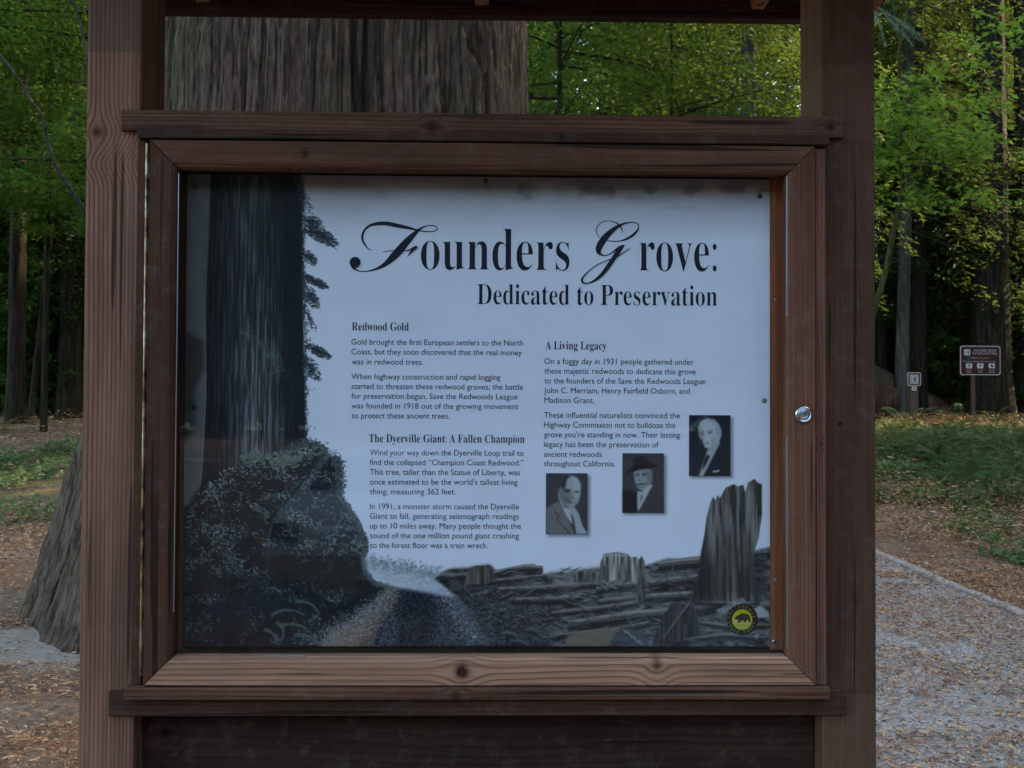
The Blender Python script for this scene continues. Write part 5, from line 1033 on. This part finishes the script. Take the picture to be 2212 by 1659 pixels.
# ------------------------------------------------------------------ the two brown signs
BRN = plain('sign_brown', (.055, .020, .016), .4); WHT = plain('sign_white', (.62, .62, .62), .5); SPOST = wood('sign_post_wood', 'Z', (.13, .115, .10), (.05, .04, .035), 60, 31.0)
def rounded(name, x0, x1, z0, z1, r, y0, y1, mat, parent):
    bm = bmesh.new(); pts = []
    for cx, cz, a in ((x1 - r, z1 - r, 0), (x0 + r, z1 - r, 90), (x0 + r, z0 + r, 180), (x1 - r, z0 + r, 270)):
        for k in range(7): t = rad(a + 15 * k); pts.append((cx + r * math.cos(t), cz + r * math.sin(t)))
    f_ = [bm.verts.new((x, y0, z)) for x, z in pts]; b_ = [bm.verts.new((x, y1, z)) for x, z in pts]; n = len(pts)
    bm.faces.new(f_[::-1]); bm.faces.new(b_); [bm.faces.new((f_[i], f_[(i + 1) % n], b_[(i + 1) % n], b_[i])) for i in range(n)]; bmesh.ops.recalc_face_normals(bm, faces=bm.faces)
    me = bpy.data.meshes.new(name); bm.to_mesh(me); bm.free(); return link(name, me, mat, parent)
def sgn(u0, v0, u1, v1, r_px, y, y2, mat, parent, name):
    a, b = at(u0, v1, y), at(u1, v0, y); return rounded(name, a.x, b.x, a.z, b.z, r_px / FPX * (y + 2.3), y2, y2 + .006, mat, parent)
SY = 23.9
p0 = at(1975, 884, SY); gzz = float(gz(p0.x, SY + .08)); S1 = empty('small_trail_sign', (p0.x, SY, gzz), label='small square brown sign with a white picture square on a short thick post', cat='sign')
def rel(parent): parent_inv = Matrix.Translation(-Vector(parent.location)); return parent_inv
def adopt(o, p): o.parent = p; o.matrix_parent_inverse = Matrix.Translation(-Vector(p.location)); return o
def S(o, p): o.parent = p; o.matrix_parent_inverse = Matrix.Translation(-Vector(p.location)); return o
S(box('post', at(1967.5, 880, SY).x, at(1984.5, 880, SY).x, SY + .012, SY + .17, gzz - .2, at(1975, 833, SY).z + .02, SPOST, None, .01), S1)
bd = S(sgn(1960, 804.5, 1989, 833.5, 4, SY, SY - .010, WHT, None, 'sign_border'), S1); S(sgn(1961.6, 806, 1987.4, 832, 3, SY, SY - .014, BRN, None, 'sign_board'), S1)
S(sgn(1965, 809.5, 1983.5, 829, .8, SY, SY - .018, WHT, None, 'picture_square'), S1); GRN = plain('sign_picture', (.10, .13, .13), .5)
S(sgn(1967, 811.5, 1981.5, 827, .5, SY, SY - .022, GRN, None, 'picture_line'), S1); S(sgn(1968.3, 812.8, 1980.2, 825.7, .5, SY, SY - .026, WHT, None, 'picture_square'), S1); S(sgn(1972, 814.5, 1977.5, 824.5, 2.6, SY, SY - .030, GRN, None, 'picture_figure'), S1)
S(sgn(1970, 835, 1979.5, 843.5, .6, SY, SY + .004, WHT, None, 'small_plate'), S1); S(sgn(1972.5, 837.5, 1977, 841, 1.6, SY, SY, GRN, None, 'plate_mark'), S1)
SY = 24.3
p0 = at(2105, 880, SY); gzz = float(gz(p0.x, SY + .08)); S2 = empty('large_trail_sign', (p0.x, SY, gzz), label='large brown trail sign with white border, lettering and three picture squares', cat='sign')
S(box('post', at(2100, 880, SY).x, at(2108, 880, SY).x, SY + .012, SY + .10, gzz - .2, at(2104, 760, SY).z, SPOST, None, .006), S2)
S(sgn(2074, 747.5, 2160.5, 810, 5.5, SY, SY - .010, WHT, None, 'sign_border'), S2); S(sgn(2075.6, 749, 2159, 808.4, 4.5, SY, SY - .014, BRN, None, 'sign_board'), S2)
for (a, b, c, d) in ((2082.5, 755, 2095, 767.5), (2086, 785, 2099.3, 795.5), (2110.3, 785, 2123.5, 795.5), (2135, 785, 2148.3, 795.5)): S(sgn(a, b, c, d, 1.5, SY, SY - .018, WHT, None, 'picture_square'), S2)
S(sgn(2088.5, 769.5, 2094.5, 776.5, 2, SY, SY - .018, plain('sign_blue', (.03, .07, .14), .5), None, 'blue_symbol'), S2)
for (a, b, c, d) in ((2086, 758.5, 2088.5, 763), (2090.5, 757, 2092.5, 765), (2091.6, 786.5, 2093.8, 793.5), (2115.8, 786.5, 2118, 793.5), (2140.5, 786.5, 2143, 790.5), (2138.5, 789, 2141.5, 791.5), (2141.2, 790, 2145.5, 793)): S(sgn(a, b, c, d, .8, SY, SY - .022, DRK, None, 'picture_figure'), S2)
for s, a, b, v, c in [('FOUNDERS GROVE', 2104, 2152, 759.5, 4.4), ('NATURE LOOP TRAIL', 2101, 2154, 765.8, 4.4), ('Difficulty: Accessible', 2097, 2136, 774.4, 2.6), ('Distance: Average 0.6 miles (1.0 km)', 2081, 2152, 781.8, 2.6), ('Typical', 2087, 2098, 801, 2.7), ('Cross', 2088, 2097, 805.4, 2.7), ('Typical', 2112, 2123, 801, 2.7), ('Width', 2113, 2122, 805.4, 2.7), ('Typical', 2136, 2148, 801, 2.7), ('Surface', 2136, 2149, 805.4, 2.7)]:
    S(place_text(s, a, b, v, c, SY - .018, WHT, None, name='lettering'), S2)

# ------------------------------------------------------------------ parked car behind the viewer (mirrored faintly in the glass)
def car():
    cx, y0, z0 = -1.2, -6.9, float(gz(-1.2, -9)) ; root = empty('parked_car', (cx, y0 - 2.1, z0), label='pale grey parked car behind the viewer, mirrored faintly in the case glass', cat='car')
    prof = [(0, .32), (-.02, .62), (.10, .84), (.55, .96), (1.0, 1.02), (1.55, 1.40), (2.0, 1.46), (2.7, 1.42), (3.35, 1.04), (4.1, .92), (4.25, .62), (4.2, .30)]
    yc = 2.1; paint = NM('pale_paint', .25, .5).color((.40, .42, .44)); dark = plain('tinted_glass', (.02, .025, .03), .05, 0, .6); rub = plain('tyre_rubber', (.02, .02, .02), .8); red = plain('tail_light_red', (.08, .004, .004), .3)
    V = []; F = []; xs = [-.86, -.80, 0, .80, .86]; n = len(prof)
    for i, x in enumerate(xs):
        for (yy, zz) in prof:
            k = 1.0 if zz < 1.0 else 1 - .30 * (zz - 1.0) / .46; edge = abs(i - 2) == 2
            V.append((x * k, yc - yy, zz - (.05 if edge and zz > .8 else 0)))
    V += [(x, yc - yy, .25) for x in (-.8, .8) for yy in (.02, 4.18)]
    for i in range(4):
        for j in range(n - 1): F.append((i * n + j, i * n + j + 1, (i + 1) * n + j + 1, (i + 1) * n + j))
        F.append((i * n, (i + 1) * n, (i + 1) * n + n - 1, i * n + n - 1))
    F.append(tuple(range(n))); F.append(tuple(range(5 * n - 1, 4 * n - 1, -1)))
    me = bpy.data.meshes.new('body'); me.from_pydata(V[:5 * n], [], F); bm = bmesh.new(); bm.from_mesh(me); bmesh.ops.recalc_face_normals(bm, faces=bm.faces); bmesh.ops.bevel(bm, geom=list(bm.edges), offset=.03, segments=2, affect='EDGES'); bm.to_mesh(me); bm.free()
    me.polygons.foreach_set('use_smooth', np.ones(len(me.polygons), bool)); link('body', me, paint, root)
    def slab(name, pts, mat):
        m = bpy.data.meshes.new(name); P = [Vector(p) for p in pts]; nr = (P[1] - P[0]).cross(P[2] - P[0]).normalized() * .012; m.from_pydata([tuple(p + nr) for p in P] + [tuple(p - nr) for p in P], [], [(0, 1, 2, 3), (7, 6, 5, 4), (0, 4, 5, 1), (1, 5, 6, 2), (2, 6, 7, 3), (3, 7, 4, 0)]); link(name, m, mat, root)
    slab('rear_window', [(-.66, yc - 1.06, 1.08), (.66, yc - 1.06, 1.08), (.52, yc - 1.50, 1.375), (-.52, yc - 1.50, 1.375)], dark)
    slab('windscreen', [(-.66, yc - 3.27, 1.10), (.66, yc - 3.27, 1.10), (.55, yc - 2.80, 1.375), (-.55, yc - 2.80, 1.375)], dark)
    for sx in (-1, 1):
        slab('side_window', [(sx * .80, yc - 1.25, 1.03), (sx * .80, yc - 3.1, 1.03), (sx * .655, yc - 2.7, 1.35), (sx * .655, yc - 1.65, 1.35)], dark)
        slab('tail_light', [(sx * .56, yc + .005, .68), (sx * .82, yc + .005, .68), (sx * .80, yc - .06, .84), (sx * .56, yc - .06, .84)], red)
        for wy in (.85, 3.35):
            th = np.linspace(0, 2 * np.pi, 28, endpoint=False); P = np.array([(.0001, 0), (.20, .0), (.21, .02), (.31, .02), (.33, -.02), (.33, -.18), (.0001, -.18)])
            W = np.stack([sx * (.80 + P[None, :, 1] + 0 * th[:, None]), yc - wy + np.cos(th)[:, None] * P[None, :, 0], .33 + np.sin(th)[:, None] * P[None, :, 0]], -1); link('wheel', np_mesh('wheel', W.reshape(-1, 3), grid_faces(28, len(P), True)), rub, root)
    slab('bumper', [(-.80, yc + .03, .42), (.80, yc + .03, .42), (.80, yc + .03, .56), (-.80, yc + .03, .56)], CHR); slab('boot_trim', [(-.35, yc + .0, .79), (.35, yc + .0, .79), (.35, yc - .01, .815), (-.35, yc - .01, .815)], CHR)
car()
